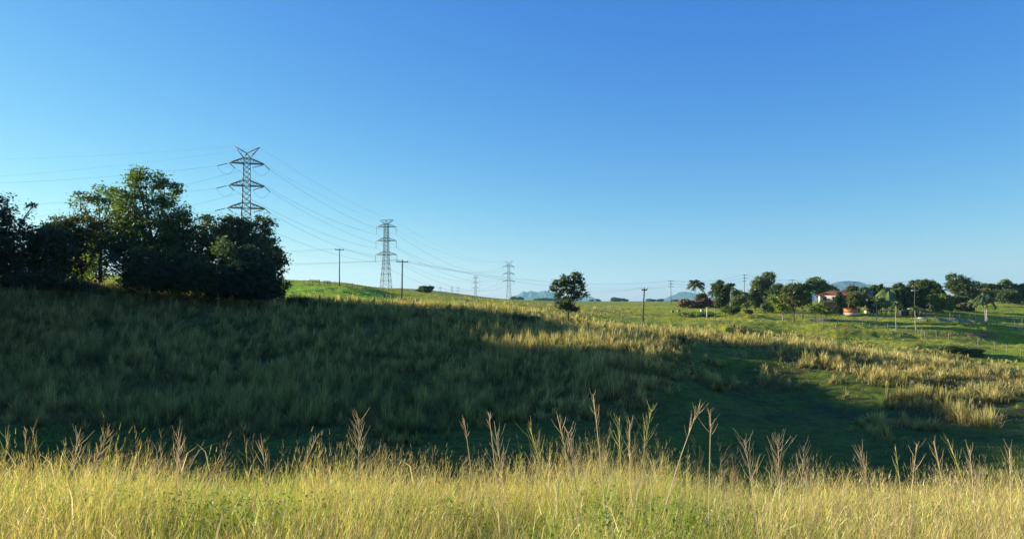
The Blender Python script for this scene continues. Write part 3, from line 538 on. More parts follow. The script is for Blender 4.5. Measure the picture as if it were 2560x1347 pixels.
def pp(px, top, base, fl_px, label, **k):
    d = k.pop("d", None); g = G(px, base) if d is None else GD(px, d); h = AT(px, top - 4, g.y).z - g.z; return palm(g, h, fl_px * 1.45 / F * g.y, label, **k)
pp(1740, 704, 765, 20, "leftmost tall palm with drooping fronds above the red hedge")
pp(1789, 722, 768, 20, "shaggy palm left of the dark flat topped tree", cols=((.08, .11, .04),))
pp(1826, 714, 768, 17, "palm between the flat topped tree and the greyish tree", d=232)
pp(2157, 722, 775, 14, "small palm left of the grey roofed house", d=232)
pp(2222, 718, 783, 26, "largest palm with hanging yellow green fronds in front of the dark trees", cols=((.13, .17, .05),), droop=1.1)
pp(2192, 749, 818, 15, "tall thin white stemmed palm left of the three in the paddock", tr=.1, n=14, cols=((.12, .15, .05),))
pp(2240, 758, 824, 15, "middle thin white stemmed palm in the paddock", tr=.1, n=14, cols=((.12, .15, .05),))
pp(2289, 768, 828, 12, "short crowned thin white stemmed palm nearest the paddock gate", tr=.1, n=12, cols=((.12, .16, .04),))
pp(2323, 762, 787, 8, "small pale trunked palm in front of the dark tree mass", d=215, n=8)
pp(2464, 733, 809, 22, "twin trunked dark palm on the mound at the right", tw=2, cols=((.05, .08, .03),), n=26, droop=1.0)
# far trees along the horizon
Gh = "far trees on the horizon"
for px_, tp_, w_, dd_, lb_ in ((1285, 742, 18, 1500, "far tree clump beside the foot of the third tower"), (1302, 743, 12, 1500, "far low tree just right of the third tower"), (1343, 747, 16, 1800, "small far tree in front of the left mountain"), (1363, 745, 14, 1800, "far tree under the right half of the left mountain"),
                               (1374, 746, 14, 1800, "far tree close left of the lone tree"), (1392, 744, 20, 1700, "far tree clump showing behind the lone tree crown"), (1478, 750, 8, 1800, "far speck of a tree right of the lone tree"), (1495, 749, 8, 1800, "tiny far tree at the end of the small mountain"),
                               (1535, 743, 14, 1500, "left part of the far tree pair on the open horizon"), (1546, 747, 18, 1500, "lower right part of the far tree pair on the open horizon"), (1560, 748, 6, 1500, "first tiny far tree right of the far tree pair"), (1566, 749, 5, 1500, "second tiny far tree right of the far tree pair"),
                               (1625, 749, 18, 1600, "long low far tree right of the leaning pole"), (1650, 748, 12, 1600, "far tree at the left foot of the middle mountain"), (1688, 750, 16, 1200, "far low tree right of the tall pole by the mountain")):
    ht(px_, tp_, 755, w_, DG, lb_, name="distant_tree", group=Gh, d=dd_, trunk=.05, n=3)
# low bushes in the scrub
for px_, top_, base_, w_, cl_, lb_ in ((1300, 785, 806, 34, DG, "dark scrubby bush at the shade line left of the lone tree"), (1335, 790, 812, 26, DG, "second dark scrubby bush closer to the lone tree"), (1275, 772, 790, 16, MG, "upright weedy bush above the dark scrubby bushes"),
                                       (2375, 862, 884, 60, MG + BR, "wide low scrub bush on the lit pasture at the right"), (2430, 868, 888, 46, DG + MG, "darker low scrub bush right of the wide one"), (1690, 842, 862, 50, BR, "brown scrub bush at the bend of the ridge"),
                                       (2030, 872, 892, 40, MG + BR, "scrub bush among the tall dry grass of the ridge"), (1850, 822, 832, 26, BR, "flat dark bush in the middle of the far hollow"), (1745, 783, 792, 60, MG, "low green weeds on the bank below the red hedge"),
                                       (790, 757, 777, 50, DG, "dark bush mound at the edge of the shade under the field"), (865, 762, 778, 40, DG, "right hand dark bush mound at the shade edge under the field"), (740, 742, 770, 40, DG, "dark bush at the right foot of the grove")):
    ht(px_, top_, base_, w_, cl_, lb_, name="scrub_bush", cat="bush", group="scrub bushes on the slopes", trunk=.02, n=6)
# ------------------------------------------------------------------ lattice towers
def lattice(mb, hb, base, wl=.20, wb=.11):
    def a_at(z): return np.interp(z, [0, hb * .55, hb, hb + 18.3], [base, 1.4 + (base - 1.4) * .42, 1.4, 1.05])
    cs = [(-1, -1), (1, -1), (1, 1), (-1, 1)]; zs = [0.0]
    while zs[-1] < hb + 18.2: zs.append(min(hb + 18.3, zs[-1] + max(1.5, a_at(zs[-1]) * 1.55)))
    for z0, z1 in zip(zs[:-1], zs[1:]):
        a0, a1 = a_at(z0), a_at(z1)
        for k in range(4):
            c, d = cs[k], cs[(k + 1) % 4]
            mb.bar((c[0] * a0, c[1] * a0, z0), (c[0] * a1, c[1] * a1, z1), wl)
            mb.bar((c[0] * a0, c[1] * a0, z0), (d[0] * a1, d[1] * a1, z1), wb); mb.bar((d[0] * a0, d[1] * a0, z0), (c[0] * a1, c[1] * a1, z1), wb)
            if a0 > 1.9: mb.bar((c[0] * a1, c[1] * a1, z1), (d[0] * a1, d[1] * a1, z1), wb)
    for z in (hb, hb + 1.9, hb + 8.1, hb + 10, hb + 16.2, hb + 18.1):
        a = a_at(z)
        for k in range(4): c, d = cs[k], cs[(k + 1) % 4]; mb.bar((c[0] * a, c[1] * a, z), (d[0] * a, d[1] * a, z), wb * 1.3)
    return a_at
def insulator(p, q, parent, r=.13):
    mb = MB(); p = np.array(p, float); q = np.array(q, float); n = 13; t = np.linspace(0, 1, n * 2 + 1)
    R = np.where(np.arange(n * 2 + 1) % 2 == 0, r * .55, r); R[0] = R[-1] = .03; mb.tube(p + (q - p) * t[:, None], R, 6); return mb.build("insulator", M_insul, parent)
def tower(px, d, rz, hb, base, strain, label, dirs=()):
    g = GD(px, d); g.z -= .1; t = empty("lattice_tower", g, rz, label, "lattice tower", "lattice transmission towers"); mb = MB(); a_at = lattice(mb, hb, base); mb.build("body", M_steel, t)
    R = {}; k = 0
    for lv, (z, L) in enumerate(((hb + 16.2, 6.0), (hb + 8.1, 6.2), (hb, 6.5))):
        for s in (-1, 1):
            m = MB(); a = a_at(z); at_ = a_at(z + 1.9); tip = (s * L, 0, z); w = .17 if not strain else .24
            tw = .35 if strain else 0
            for y in (-1, 1):
                m.bar((s * a, y * a, z), (s * L, y * tw, z), w); m.bar((s * at_, y * at_, z + 1.9), (s * L, y * tw, z + .05), w * .9)
                for f in (.25, .5, .75):
                    x = s * (a + (L - a) * f); yy = y * (a + (tw - a) * f); zt = z + 1.9 * (1 - f); m.bar((x, yy, z), (x, y * (at_ + (tw - at_) * f), zt), .08)
                    x2 = s * (a + (L - a) * (f - .25)); m.bar((x2, y * (a + (tw - a) * (f - .25)), z), (x, y * (at_ + (tw - at_) * f), zt), .08)
            for f in (0, .2, .4, .6, .8):
                x = s * (a + (L - a) * f); yy = a + (tw - a) * f; x2 = s * (a + (L - a) * (f + .2)); y2 = a + (tw - a) * (f + .2)
                m.bar((x, yy, z), (x2, -y2, z), .12 if strain else .07); m.bar((x, -yy, z), (x2, y2, z), .12 if strain else .07)
            m.build("crossarm", M_steel, t)
            if strain:
                ends = []
                for dv in dirs:
                    c, sn = math.cos(-rz), math.sin(-rz); v = np.array([dv[0] * c - dv[1] * sn, dv[0] * sn + dv[1] * c, 0]); v /= np.linalg.norm(v)
                    o = np.array([s * L, math.copysign(.35, v[1]), z - .05]); a0 = o + v * .5 - [0, 0, .15]; e = o + v * 4.2 - np.array([0, 0, 1.1])
                    mb2 = MB(); mb2.bar(o, a0, .05); mb2.build("link_rod", M_steel, t); insulator(a0, e, t, .17); ends.append(e)
                tt = np.linspace(0, 1, 11)[:, None]; P = ends[0] * (1 - tt) + ends[1] * tt; P[:, 2] -= 2.6 * 4 * (tt * (1 - tt))[:, 0]
                mj = MB(); mj.tube(P, .035, 4); mj.build("jumper_loop", M_wire, t); R[(lv, s)] = ends
            else:
                insulator((s * L, 0, z - .1), (s * L, 0, z - 4.1), t, .12); R[(lv, s)] = [np.array([s * L, 0, z - 4.15])] * 2
    m = MB(); z0 = hb + 18.3; a = a_at(z0); zt = hb + (22.3 if strain else 20.3); Lp = 4.3
    for s in (-1, 1):
        for y in (-1, 1):
            m.bar((s * a, y * a, z0 - .1), (s * Lp, 0, zt), .17); m.bar((0 if strain else -s * a * 0, y * a * .6, z0 + (1.6 if strain else 2.0)), (s * Lp, 0, zt), .16)
            m.bar((-s * a, y * a, z0), (s * a * .2, y * a * .6, z0 + 1.7), .1); m.bar((s * a, y * a, z0), (0, y * a * .6, z0 + 1.6), .1)
            for f in (.3, .6): m.bar((s * (a + (Lp - a) * f), y * a * (1 - f), z0 + (zt - z0) * f), (s * Lp * (f + .1), y * a * .6 * (1 - f), z0 + (1.6 if strain else 2) + (zt - z0 - (1.6 if strain else 2)) * (f + .1)), .08)
        R[("e", s)] = [np.array([s * Lp, 0, zt])] * 2
    m.build("peak_frame", M_steel, t)
    c, sn = math.cos(rz), math.sin(rz)
    W = {k_: [np.array([v[0] * c - v[1] * sn + g.x, v[0] * sn + v[1] * c + g.y, v[2] + g.z]) for v in vv] for k_, vv in R.items()}
    return W
P1 = np.array([-95.6, 265.]); P2 = np.array([-73.3, 430.]); P0 = np.array([-330., 262.])
d01 = (P0 - P1) / np.linalg.norm(P0 - P1); d12 = (P2 - P1) / np.linalg.norm(P2 - P1)
W1 = tower(613, 265, rad(17), 25.6, 3.4, True, "nearest and largest lattice tower rising from behind the left grove", (d01, d12))
W2 = tower(965, 430, rad(-9), 19.2, 2.7, False, "second lattice tower with a flat top on the green hill crest beside a wooden pole")
W3 = tower(1272, 815, rad(-1), 20.2, 2.8, True, "third lattice tower with a V shaped top standing left of the blue mountain", ((-70, -385), (-57, 415)))
W4 = tower(1189, 1230, rad(7), 20.0, 2.7, False, "fourth lattice tower, smaller, half sunk behind the hill left of the V topped one")
for px_, d_, r_z, lb_ in ((1145, 2150, .1, "rightmost of the row of tiny far lattice towers on the hill skyline"), (1130, 2050, .15, "tallest looking tiny far lattice tower, second from the right of the row"), (1115, 2900, .2, "small faint far lattice tower in the middle of the row"),
                          (1101, 2150, .1, "tiny far lattice tower just right of the skyline bush"), (1093, 3300, .1, "faintest and farthest lattice tower beside the skyline bush")):
    tower(px_, d_, r_z, 20, 2.7, False, lb_)
def wire(p, q, sag, r, name, label, cat, group, n=28):
    p = np.array(p, float); q = np.array(q, float); t = np.linspace(0, 1, n)[:, None]; P = p + (q - p) * t; P[:, 2] -= 4 * sag * (t * (1 - t))[:, 0]
    mb = MB(); mb.tube(P, r, 4, (1, 1, 1), False); o = mb.build(name, M_wire); return tag(o, label, cat, group)
lvn = {0: "top", 1: "middle", 2: "bottom"}; sn_ = {-1: "left", 1: "right"}
def span(WA, WB, ia, ib, sag, words, r):
    for (k, s) in WA:
        e = k == "e"; nm = ("earth wire of the %s peak" % sn_[s]) if e else "%s conductor of the %s circuit" % (lvn[k], sn_[s])
        wire(WA[(k, s)][ia], WB[(k, s)][ib], sag * (.75 if e else 1), r * (.6 if e else 1), "power_line", nm + " " + words, "power line", "wires strung between the lattice towers")
W0 = {}
for (k, s), v in W1.items():
    side = s * (4.3 if k == "e" else 6.2); zz = v[0][2]
    W0[(k, s)] = [np.array([P0[0] + side * .35, P0[1] + side * .95, zz - 1.0 - (0 if s < 0 else 13 if k == "e" else 34)])] * 2
span(W1, W0, 0, 0, 7, "leaving the nearest tower to the left", .023)
span(W1, W2, 1, 0, 3.2, "from nearest to second tower", .038)
span(W2, W3, 0, 0, 13, "from second to third tower", .045)
span(W3, W4, 1, 0, 13, "from third to fourth tower", .045)
# ------------------------------------------------------------------ wooden poles and their wires
def pole(base, top, label, arms=((0, 1.2),), group="wooden power poles", r=.16, az=.2, armmat=None, polemat=None):
    base = Vector(base); top = Vector(top); t = empty("power_pole", base, 0, label, "power pole", group); v = top - base; mb = MB(); L = v.length
    mb.tube([(0, 0, -.3), tuple(v * .5), tuple(v)], [r, r * .85, r * .7], 8); mb.build("pole", polemat or M_pole, t); ends = []
    for dz, hw in arms:
        p = v * ((L - .4 - dz) / L); ax = np.array([math.cos(az), math.sin(az), 0]) * hw; m = MB(); m.bar(np.array(p) - ax + [0, -r, 0], np.array(p) + ax + [0, -r, 0], .14); m.build("crossarm", armmat or M_pole, t)
        for f in (-.9, 0, .9):
            if f == 0 and hw < 1.3: continue
            q = np.array(p) + ax * f + [0, -r, .06]; i_ = MB(); i_.tube([q, q + [0, 0, .12], q + [0, 0, .3]], [.05, .08, .03], 6); i_.build("insulator", M_insul, t); ends.append(np.array(base) + q + [0, 0, .3])
    return ends
A = pole(GD(849, 205), AT(849, 621, 205), "wooden power pole on the skyline left of the second lattice tower")
gB = GD(1005, 172); B = pole(gB, AT(1006, 650, 172), "thicker dark wooden pole on rubble right of the second lattice tower", r=.19, arms=((0, 1.4),))
gD = G(1606, 816); D = pole(gD, AT(1611, 719, gD.y), "slightly leaning wooden pole in the tall dry grass right of the lone tree", arms=((0, .5),), r=.15)
Cc_ = pole(GD(1453, 600), AT(1453, 726, 600), "thin far power pole seen just right of the lone tree crown")
E = pole(GD(1677, 390), AT(1677, 701, 390), "tall pole with three crossarms left of the palms", arms=((0, 1.5), (1.5, 1.0), (2.9, 1.5)))
Fp = pole(GD(1860, 360), AT(1861, 686, 360), "tallest bare pole rising above the trees left of the drooping tree", arms=((0, .9), (1.5, .9), (2.9, .9)))
Gp = pole(GD(1981, 400), AT(1981, 699, 400), "pole with two crossarms above the gum trees", arms=((0, 1.7), (1.4, 1.4)))
Hp = pole(GD(2135, 400), AT(2135, 703, 400), "pole top showing above the dark domed tree in front of the mountain", arms=((0, 1.2),))
gI = GD(2283, 221); I_ = pole(gI, AT(2287, 722, gI.y), "leaning pole with a bright white crossarm in front of the dark trees", arms=((.1, 1.15),), r=.08, az=.0, polemat=M_post, armmat=mat_plain("white_paint", (.75, .72, .66), .6, 0, .15))
J = pole(GD(2277, 330), AT(2277, 702, 330), "pole top poking out of the tree mass behind the white armed pole", arms=((0, 1.2),))
gK = G(2440, 806); K = pole(gK, AT(2440, 759, gK.y), "thin dark bare pole beside the twin trunked palm", arms=(), r=.07)
Gw = "wires on the wooden poles"
def pw(a, b, sag, words, r=.016): wire(a, b, sag, r, "pole_wire", words, "wire", Gw)
LA = np.array(A[0]) + [-95, -30, -3.5]
pw(A[0], LA, 1.2, "upper of two thin wires running left from the skyline pole"); pw(A[-1], LA + [0, 6, -.8], 1.4, "lower of two thin wires running left from the skyline pole")
pw(B[0], np.array(B[0]) + [-110, -30, -1], 1.5, "wire running left from the dark pole behind the second lattice tower", .018); pw(B[1], np.array(B[1]) + [-110, -26, -1.6], 1.5, "lower parallel wire running left from the dark pole", .014)
for i, w_ in enumerate(("left hand", "right hand")): pw(A[i and -1], E[0 if i == 0 else 2], 5.2, w_ + " wire sagging from the skyline pole to the three armed pole", .016)
for i, w_ in enumerate(("left hand", "right hand")): pw(B[i * 2], E[4 + i], 4.5, w_ + " wire sagging from the dark pole to the three armed pole", .013)
pw(D[0], Cc_[0], 1.2, "wire from the leaning pole back to the thin far pole"); pw(D[-1], E[3], 1.0, "wire from the leaning pole to the three armed pole")
for i, w_ in enumerate(("top left", "top middle", "top right", "second level left", "second level right", "third level left")):
    pw(E[i], Fp[i], 1.8, w_ + " wire from the three armed pole to the tallest bare pole", .02)
for i, w_ in enumerate(("top left", "top right", "middle", "lower")): pw(Fp[i], Gp[i], 1.0, w_ + " wire from the tallest bare pole to the pole above the gums", .02)
for i, w_ in enumerate(("left", "right")): pw(Gp[i], Hp[i], 1.0, w_ + " wire from the pole above the gums towards the mountain pole", .018); pw(Hp[i], J[i], 1.0, w_ + " wire from the mountain pole to the one in the tree mass", .018)
# ------------------------------------------------------------------ buildings
M_cream = mat_plain("cream_boards", (.62, .52, .38), .7, 0, .25, 1.5); M_red = mat_plain("red_roof_iron", (.20, .04, .028), .85, .0, .35, .8, (.12, .06, .04)); M_orange = mat_plain("orange_wall", (.55, .20, .09), .8, 0, .3, 1.2)
M_glass = mat_plain("dark_glass", (.03, .03, .035), .15, 0, .1); M_grey = mat_plain("grey_roof_iron", (.22, .25, .25), .45, .2, .3, .8); M_dark = mat_plain("dark_boards", (.07, .055, .045), .9, 0, .4, 1.5); M_white = mat_plain("white_sheet", (.7, .7, .68), .5, 0, .15, 1)
M_bluew = mat_plain("blue_grey_wall", (.28, .33, .36), .7, 0, .2, 1); M_tank = mat_plain("green_tank_plastic", (.03, .12, .09), .4, 0, .2, 1)
def hip(mb, x0, x1, y0, y1, z0, z1, ov=.5, rid=.5):
    x0 -= ov; x1 += ov; y0 -= ov; y1 += ov; ym = (y0 + y1) / 2; rl = (x1 - x0) * (1 - rid) / 2; k = .12
    V = [(x0, y0, z0), (x1, y0, z0), (x1, y1, z0), (x0, y1, z0), (x0 + rl, ym, z1), (x1 - rl, ym, z1), (x0, y0, z0 - k), (x1, y0, z0 - k), (x1, y1, z0 - k), (x0, y1, z0 - k)]
    mb.add(V, [(0, 1, 5), (0, 5, 4), (1, 2, 5), (2, 3, 4), (2, 4, 5), (3, 0, 4), (6, 8, 7), (6, 9, 8), (0, 6, 7), (0, 7, 1), (1, 7, 8), (1, 8, 2), (2, 8, 9), (2, 9, 3), (3, 9, 6), (3, 6, 0)])
def part(name, mat, parent, *boxes):
    mb = MB()
    for a, b in boxes: mb.box(a, b)
    return mb.build(name, mat, parent)
def window(parent, x, y, z, w, h):
    f = part("window", M_cream, parent, ((x - w / 2, y - .05, z), (x + w / 2, y, z + .08)), ((x - w / 2, y - .05, z + h - .08), (x + w / 2, y, z + h)), ((x - w / 2, y - .05, z + .08), (x - w / 2 + .08, y, z + h - .08)), ((x + w / 2 - .08, y - .05, z + .08), (x + w / 2, y, z + h - .08)), ((x - .03, y - .05, z + .08), (x + .03, y, z + h - .08)))
    part("pane", M_glass, f, ((x - w / 2 + .08, y - .02, z + .08), (x + w / 2 - .08, y - .005, z + h - .08)))
gh = GD(2100, 222); gh.z = AT(2100, 768, 222).z
h = empty("high_set_house", gh, rad(-14), "high set cream house with a red hipped iron roof among the trees", "house"); h.scale = (.95, .9, .9)
part("wall", M_cream, h, ((-5.6, 0, 1.5), (5.6, 7, 4.0))); part("undercroft_wall", M_orange, h, ((-4.6, .8, -.6), (4.8, 6.2, 1.5)))
for x_ in (-4.6, -1.9, 2.2, 4.4): window(h, x_, 0, 2.25, 1.1, 1.25)
mb = MB(); hip(mb, -5.6, 5.6, 0, 7, 4.05, 5.5, .6, .45); hip(mb, -1.2, 5.2, -2.2, .5, 4.0, 4.9, .3, .3); mb.build("roof", M_red, h)
part("veranda_floor", M_cream, h, ((-1.2, -1.8, 1.38), (5.2, -.003, 1.5))); part("railing", M_white, h, ((-1.2, -1.85, 2.3), (5.2, -1.8, 2.38)), ((-1.2, -1.85, 1.95), (5.2, -1.8, 2.0)))
for x_ in (-5.3, -1.1, 2.0, 5.1): part("stump_post", M_cream, h, ((x_ - .09, -1.78, -1.0), (x_ + .09, -1.6, 4.0) if x_ > -3 else (x_ + .09, -1.6, -.9)))
part("staircase", M_white, h, *[((-2.6 + i * .18, -1.7, -.4 + i * .24), (-2.3 + i * .18, -.9, -.34 + i * .24)) for i in range(8)])
gg = GD(2178, 246); gg.z = AT(2178, 752, 246).z
h2 = empty("grey_roofed_house", gg, rad(-8), "small blue grey house with a grey pyramid roof and cream fascia", "house")
part("wall", M_bluew, h2, ((-1.9, 0, -.5), (1.9, 4, 1.7))); part("fascia", M_cream, h2, ((-2.2, -.25, 1.73), (2.2, 4.2, 1.98))); mb = MB(); hip(mb, -1.9, 1.9, 0, 4, 2.12, 3.5, .3, .25); mb.build("roof", M_grey, h2); window(h2, -.8, 0, .6, .7, .9); window(h2, .9, 0, .6, .7, .9)
gs = G(2133, 790); k_ = gs.y / F
h3 = empty("orange_shed", gs, rad(-6), "small shed with an orange upper wall and cream lower wall below the brown tree", "shed")
part("lower_wall", M_cream, h3, ((-17 * k_, 0, .15), (17 * k_, 2.4, 8 * k_))); part("upper_wall", M_orange, h3, ((-17 * k_, .04, 8 * k_ + .003), (13 * k_, 2.38, 18 * k_))); part("roof", M_dark, h3, ((-18.5 * k_, -.3, 18 * k_ + .02), (18.5 * k_, 2.7, 19.5 * k_ + .02))); part("door", M_dark, h3, ((13.1 * k_, .02, 8.1 * k_), (16.8 * k_, .3, 17.9 * k_)))
for x_ in (-15, 15): part("skid", M_dark, h3, ((x_ * k_ - .15, .2, -.2), (x_ * k_ + .15, 2.2, .145)))
gt = G(2083, 785); k_ = gt.y / F
h4 = empty("flat_trailer", gt, rad(10), "old trailer loaded with a tilted whitish metal sheet in front of the house", "trailer")
part("bed", M_dark, h4, ((-11 * k_, 0, .55), (11 * k_, 1.8, .72))); mb = MB(); mb.add([(-12 * k_, -.1, .8), (3 * k_, -.1, 1.35), (3 * k_, 1.7, 1.42), (-12 * k_, 1.7, .87), (-12 * k_, -.1, .76), (3 * k_, -.1, 1.31), (3 * k_, 1.7, 1.38), (-12 * k_, 1.7, .83)], [(0, 1, 2), (0, 2, 3), (4, 6, 5), (4, 7, 6), (0, 4, 5), (0, 5, 1), (1, 5, 6), (1, 6, 2), (2, 6, 7), (2, 7, 3), (3, 7, 4), (3, 4, 0)]); mb.build("metal_sheet", M_white, h4)
for x_ in (-5, 5):
    for y_ in (.05, 1.6): mb = MB(); mb.tube([(x_ * k_, y_, .32), (x_ * k_, y_ + .16, .32)], .32, 12); mb.build("wheel", M_dark, h4)
mb = MB(); mb.bar((11 * k_, .9, .6), (17 * k_, .9, .5), .08); mb.build("drawbar", M_dark, h4)
gt = G(2085, 777); o = empty("water_tank", gt, 0, "round dark green water tank under the red roofed house", "water tank"); mb = MB(); mb.tube([(0, 0, -.2), (0, 0, 1.35)], .7, 20); mb.build("tank_body", M_tank, o); mb = MB(); mb.tube([(0, 0, 1.352), (0, 0, 1.6)], [.7, .12], 20); mb.build("tank_lid", M_tank, o)
gq = G(2264, 789); k_ = gq.y / F; h5 = empty("dark_shed", gq, 0, "small dark weathered timber shed below the white armed pole", "shed"); part("wall", M_dark, h5, ((-9 * k_, 0, -.2), (9 * k_, 2, 11.5 * k_))); part("roof", M_grey, h5, ((-9.8 * k_, -.2, 11.5 * k_ + .01), (9.8 * k_, 2.2, 12.3 * k_))); part("doorway", M_glass, h5, ((-1 * k_, -.03, 0), (7 * k_, -.003, 9 * k_)))
gq = G(2297, 791); k_ = gq.y / F; h6 = empty("open_shed", gq, rad(4), "open sided shed with a pale flat roof on posts right of the dark shed", "shed")
part("roof", M_white, h6, ((-16 * k_, -.3, 18.2 * k_), (10 * k_, 2.6, 19.4 * k_))); part("lean_to_roof", M_white, h6, ((10.1 * k_, -.3, 16.8 * k_), (17 * k_, 2.4, 17.7 * k_)))
for x_ in (-14, -2, 5, 9, 16):
    part("post", M_dark if x_ not in (5,) else M_post, h6, ((x_ * k_ - .12, 0, -.2), (x_ * k_ + .12, .24, (18.1 if x_ < 10 else 16.7) * k_))); 
part("back_wall", M_dark, h6, ((0, 1.9, -.2), (9.5 * k_, 2.1, 18.1 * k_)))
gq = G(2168, 782); k_ = gq.y / F; h7 = empty("white_hut", gq, 0, "tiny white walled hut with a dark roof right of the orange shed", "hut"); part("wall", M_white, h7, ((-3 * k_, 0, -.2), (3 * k_, 1, 6 * k_))); part("roof", M_dark, h7, ((-5 * k_, -.4, 6 * k_ + .01), (5 * k_, 1.3, 8.5 * k_)))
for px_, row_, s_, lb_, m_ in ((1755, 779, .45, "small white box standing in the weeds below the red hedge", M_white), (1681, 781, .4, "first low grey box in the weeds left of the white box", M_grey), (1697, 780, .4, "second low grey box in the weeds nearer the white box", M_grey)):
    g = G(px_, row_); o = empty("field_box", g, .2, lb_, "box", "boxes in the weeds below the hedge"); part("body", m_, o, ((-s_, -s_ * .7, -.1), (s_, s_ * .7, s_ * 1.3))); part("lid", M_grey, o, ((-s_ * 1.1, -s_ * .8, s_ * 1.3 + .003), (s_ * 1.1, s_ * .8, s_ * 1.3 + .1)))
for px_, a_, b_, lb_ in ((1766, 741, 768, "tall white marker post in front of the crimson hedge"), (1786, 746, 770, "second thin brownish marker post in front of the crimson hedge")):
    g = GD(px_, 205); k_ = 205 / F; g.z = AT(px_, b_, 205).z; o = empty("marker_post", (g.x, g.y, min(g.z, H(g.x, g.y))), 0, lb_, "post"); m = MB(); m.box((-.09, -.09, -.2), (.09, .09, (b_ - a_) * k_)); m.build("post", M_white if px_ == 1766 else M_post, o); m = MB(); m.box((-.12, -.12, (b_ - a_) * k_ + .002), (.12, .12, (b_ - a_) * k_ + .1)); m.build("cap", M_white, o)
g = G(2308, 803); k_ = g.y / F; o = empty("yard_rail", g, rad(5), "low white timber rail on short legs beside the track", "rail"); m = MB(); m.bar((-13 * k_, 0, .8), (13 * k_, 0, .72), .28); m.build("top_rail", M_white, o)
for x_ in (-12, -6, 1, 8, 12): m = MB(); m.bar((x_ * k_, .1, -.2), (x_ * k_, .1, .68), .16); m.build("leg", M_post, o)
# ------------------------------------------------------------------ fences
def fence(name, label, posts, ph, wires=2, tilt=.04, r=.07, far=None):
    g0 = G(*posts[0]); t = empty(name, g0, 0, label, "fence"); tops = []
    for i, p in enumerate(posts):
        g = G(*p) - g0; hh = ph * rng.uniform(.9, 1.15); tx, ty = rng.normal(0, tilt, 2); m = MB()
        m.tube([(g.x, g.y, g.z - .3), (g.x + tx * hh, g.y + ty * hh, g.z + hh)], r, 6); m.build("post", M_post if rng.random() > .3 else M_bark, t); tops.append((g, hh, tx, ty))
    for k in range(wires):
        f = (.88, .5, .25)[k]; m = MB(); m.tube([(g.x + tx * hh * f, g.y + ty * hh * f, g.z + hh * f) for g, hh, tx, ty in tops], .012, 3); m.build("fence_wire", M_wire, t)
    return t
fence("paddock_fence", "long post and wire fence running down the lit paddock from trailer to right edge", [(2046, 812), (2058, 812), (2073.5, 813), (2094, 813), (2133, 816), (2156, 815), (2175, 818), (2220, 824), (2243, 829), (2266, 830), (2291, 835), (2304, 838), (2318, 841), (2341, 846), (2372, 850), (2402, 856), (2446, 865), (2488, 873), (2518, 878), (2552, 890)], 1.4, r=.065)
fence("track_fence", "short grey post fence beside the track bend left of the twin trunked palm", [(2376, 799), (2382, 800), (2390, 801), (2399, 801), (2409, 797), (2419, 798), (2424, 797), (2436, 797)], 1.5, r=.065)
fence("lower_track_fence", "three post fence on the dark bank right of the twin trunked palm", [(2492, 814), (2513, 817), (2537, 820), (2558, 824)], 1.4, r=.065)
fence("hill_fence", "thin fence across the far sunlit pasture at the right edge", [(2470, 800), (2490, 801), (2510, 803), (2527, 804), (2540, 806), (2555, 807)], 1.3)
fence("house_yard_fence", "timber yard fence in front of the dark trees left of the dark shed", [(2176, 786), (2184, 786), (2194, 786), (2203, 786), (2215, 786), (2229, 787), (2247, 787)], 1.9, r=.11)
def sky_post(px, d): g = GD(px, d); return g
t = empty("hilltop_fence", GD(780, 200), 0, "weathered rail and post fence along the skyline of the bright green field", "fence"); g0 = t.location
pts = [GD(p, dd) - g0 for p, dd in ((760, 207), (775, 206), (782, 206), (798, 206), (800, 205), (810, 205), (820, 205), (826, 205), (838, 205), (867, 203), (882, 198), (898, 190), (914, 182), (940, 176), (968, 170))]
for g in pts: m = MB(); hh = rng.uniform(.8, 1.4); m.tube([(g.x, g.y, g.z - .3), (g.x + rng.normal(0, .06), g.y, g.z + hh)], .09, 6); m.build("post", M_post, t)
for a_, b_ in ((1, 3), (5, 7)):
    for zz in (.5, 1.0): m = MB(); m.bar(pts[a_] + Vector((0, -.12, zz)), pts[b_] + Vector((0, -.12, zz + .05)), .12); m.build("rail", M_post, t)
m = MB(); m.tube([(g.x, g.y, g.z + .75) for g in pts], .014, 3); m.build("fence_wire", M_wire, t)
def frame_gate(px0, px1, row, ph, label, mid=True):
    a_ = G(px0, row); b_ = G(px1, row); t = empty("rail_frame", a_, 0, label, "fence frame"); q = b_ - a_
    for v in ((Vector((0, 0, 0)), q) + ((q * .55,) if mid else ())): m = MB(); m.tube([(v.x, v.y, v.z - .3), (v.x, v.y, v.z + ph)], .09, 6); m.build("post", M_post, t)
    m = MB(); m.bar((0, -.1, ph * .95), (q.x, q.y - .1, q.z + ph * .9), .1); m.build("rail", M_post, t)
frame_gate(662, 692, 771, 1.35, "old two post frame with a sagging top rail in the shade at the grove foot")
frame_gate(958, 975, 757, 1.2, "small stile like frame in the dry grass left of the dark pole base", False)
frame_gate(2304, 2319, 843, 1.5, "timber gate frame in the lit paddock fence")
g = GD(1020, 172); o = empty("brush_pile", g, 0, "heap of brown cut branches and rubble at the foot of the dark pole", "brush pile"); m = MB()
for i in range(90):
    a_ = rng.uniform(0, 6.28); p = np.array([rng.normal(0, 1.4), rng.normal(0, .6), rng.uniform(-.1, .5)]); v = np.array([math.cos(a_), math.sin(a_) * .6, rng.uniform(-.2, .5)]) * rng.uniform(.4, .9); m.bar(p - v, p + v, rng.uniform(.05, .16))
m.build("branches", mat_plain("brown_brush", (.16, .11, .08), .9, 0, .4, 3), o); m = MB()
for i in range(14): p = np.array([rng.normal(0, 1.3), rng.normal(0, .5), -.05]); s_ = rng.uniform(.15, .4); m.box(p - s_, p + s_ * np.array([1, 1, .7]))
m.build("rubble", M_dark, o)
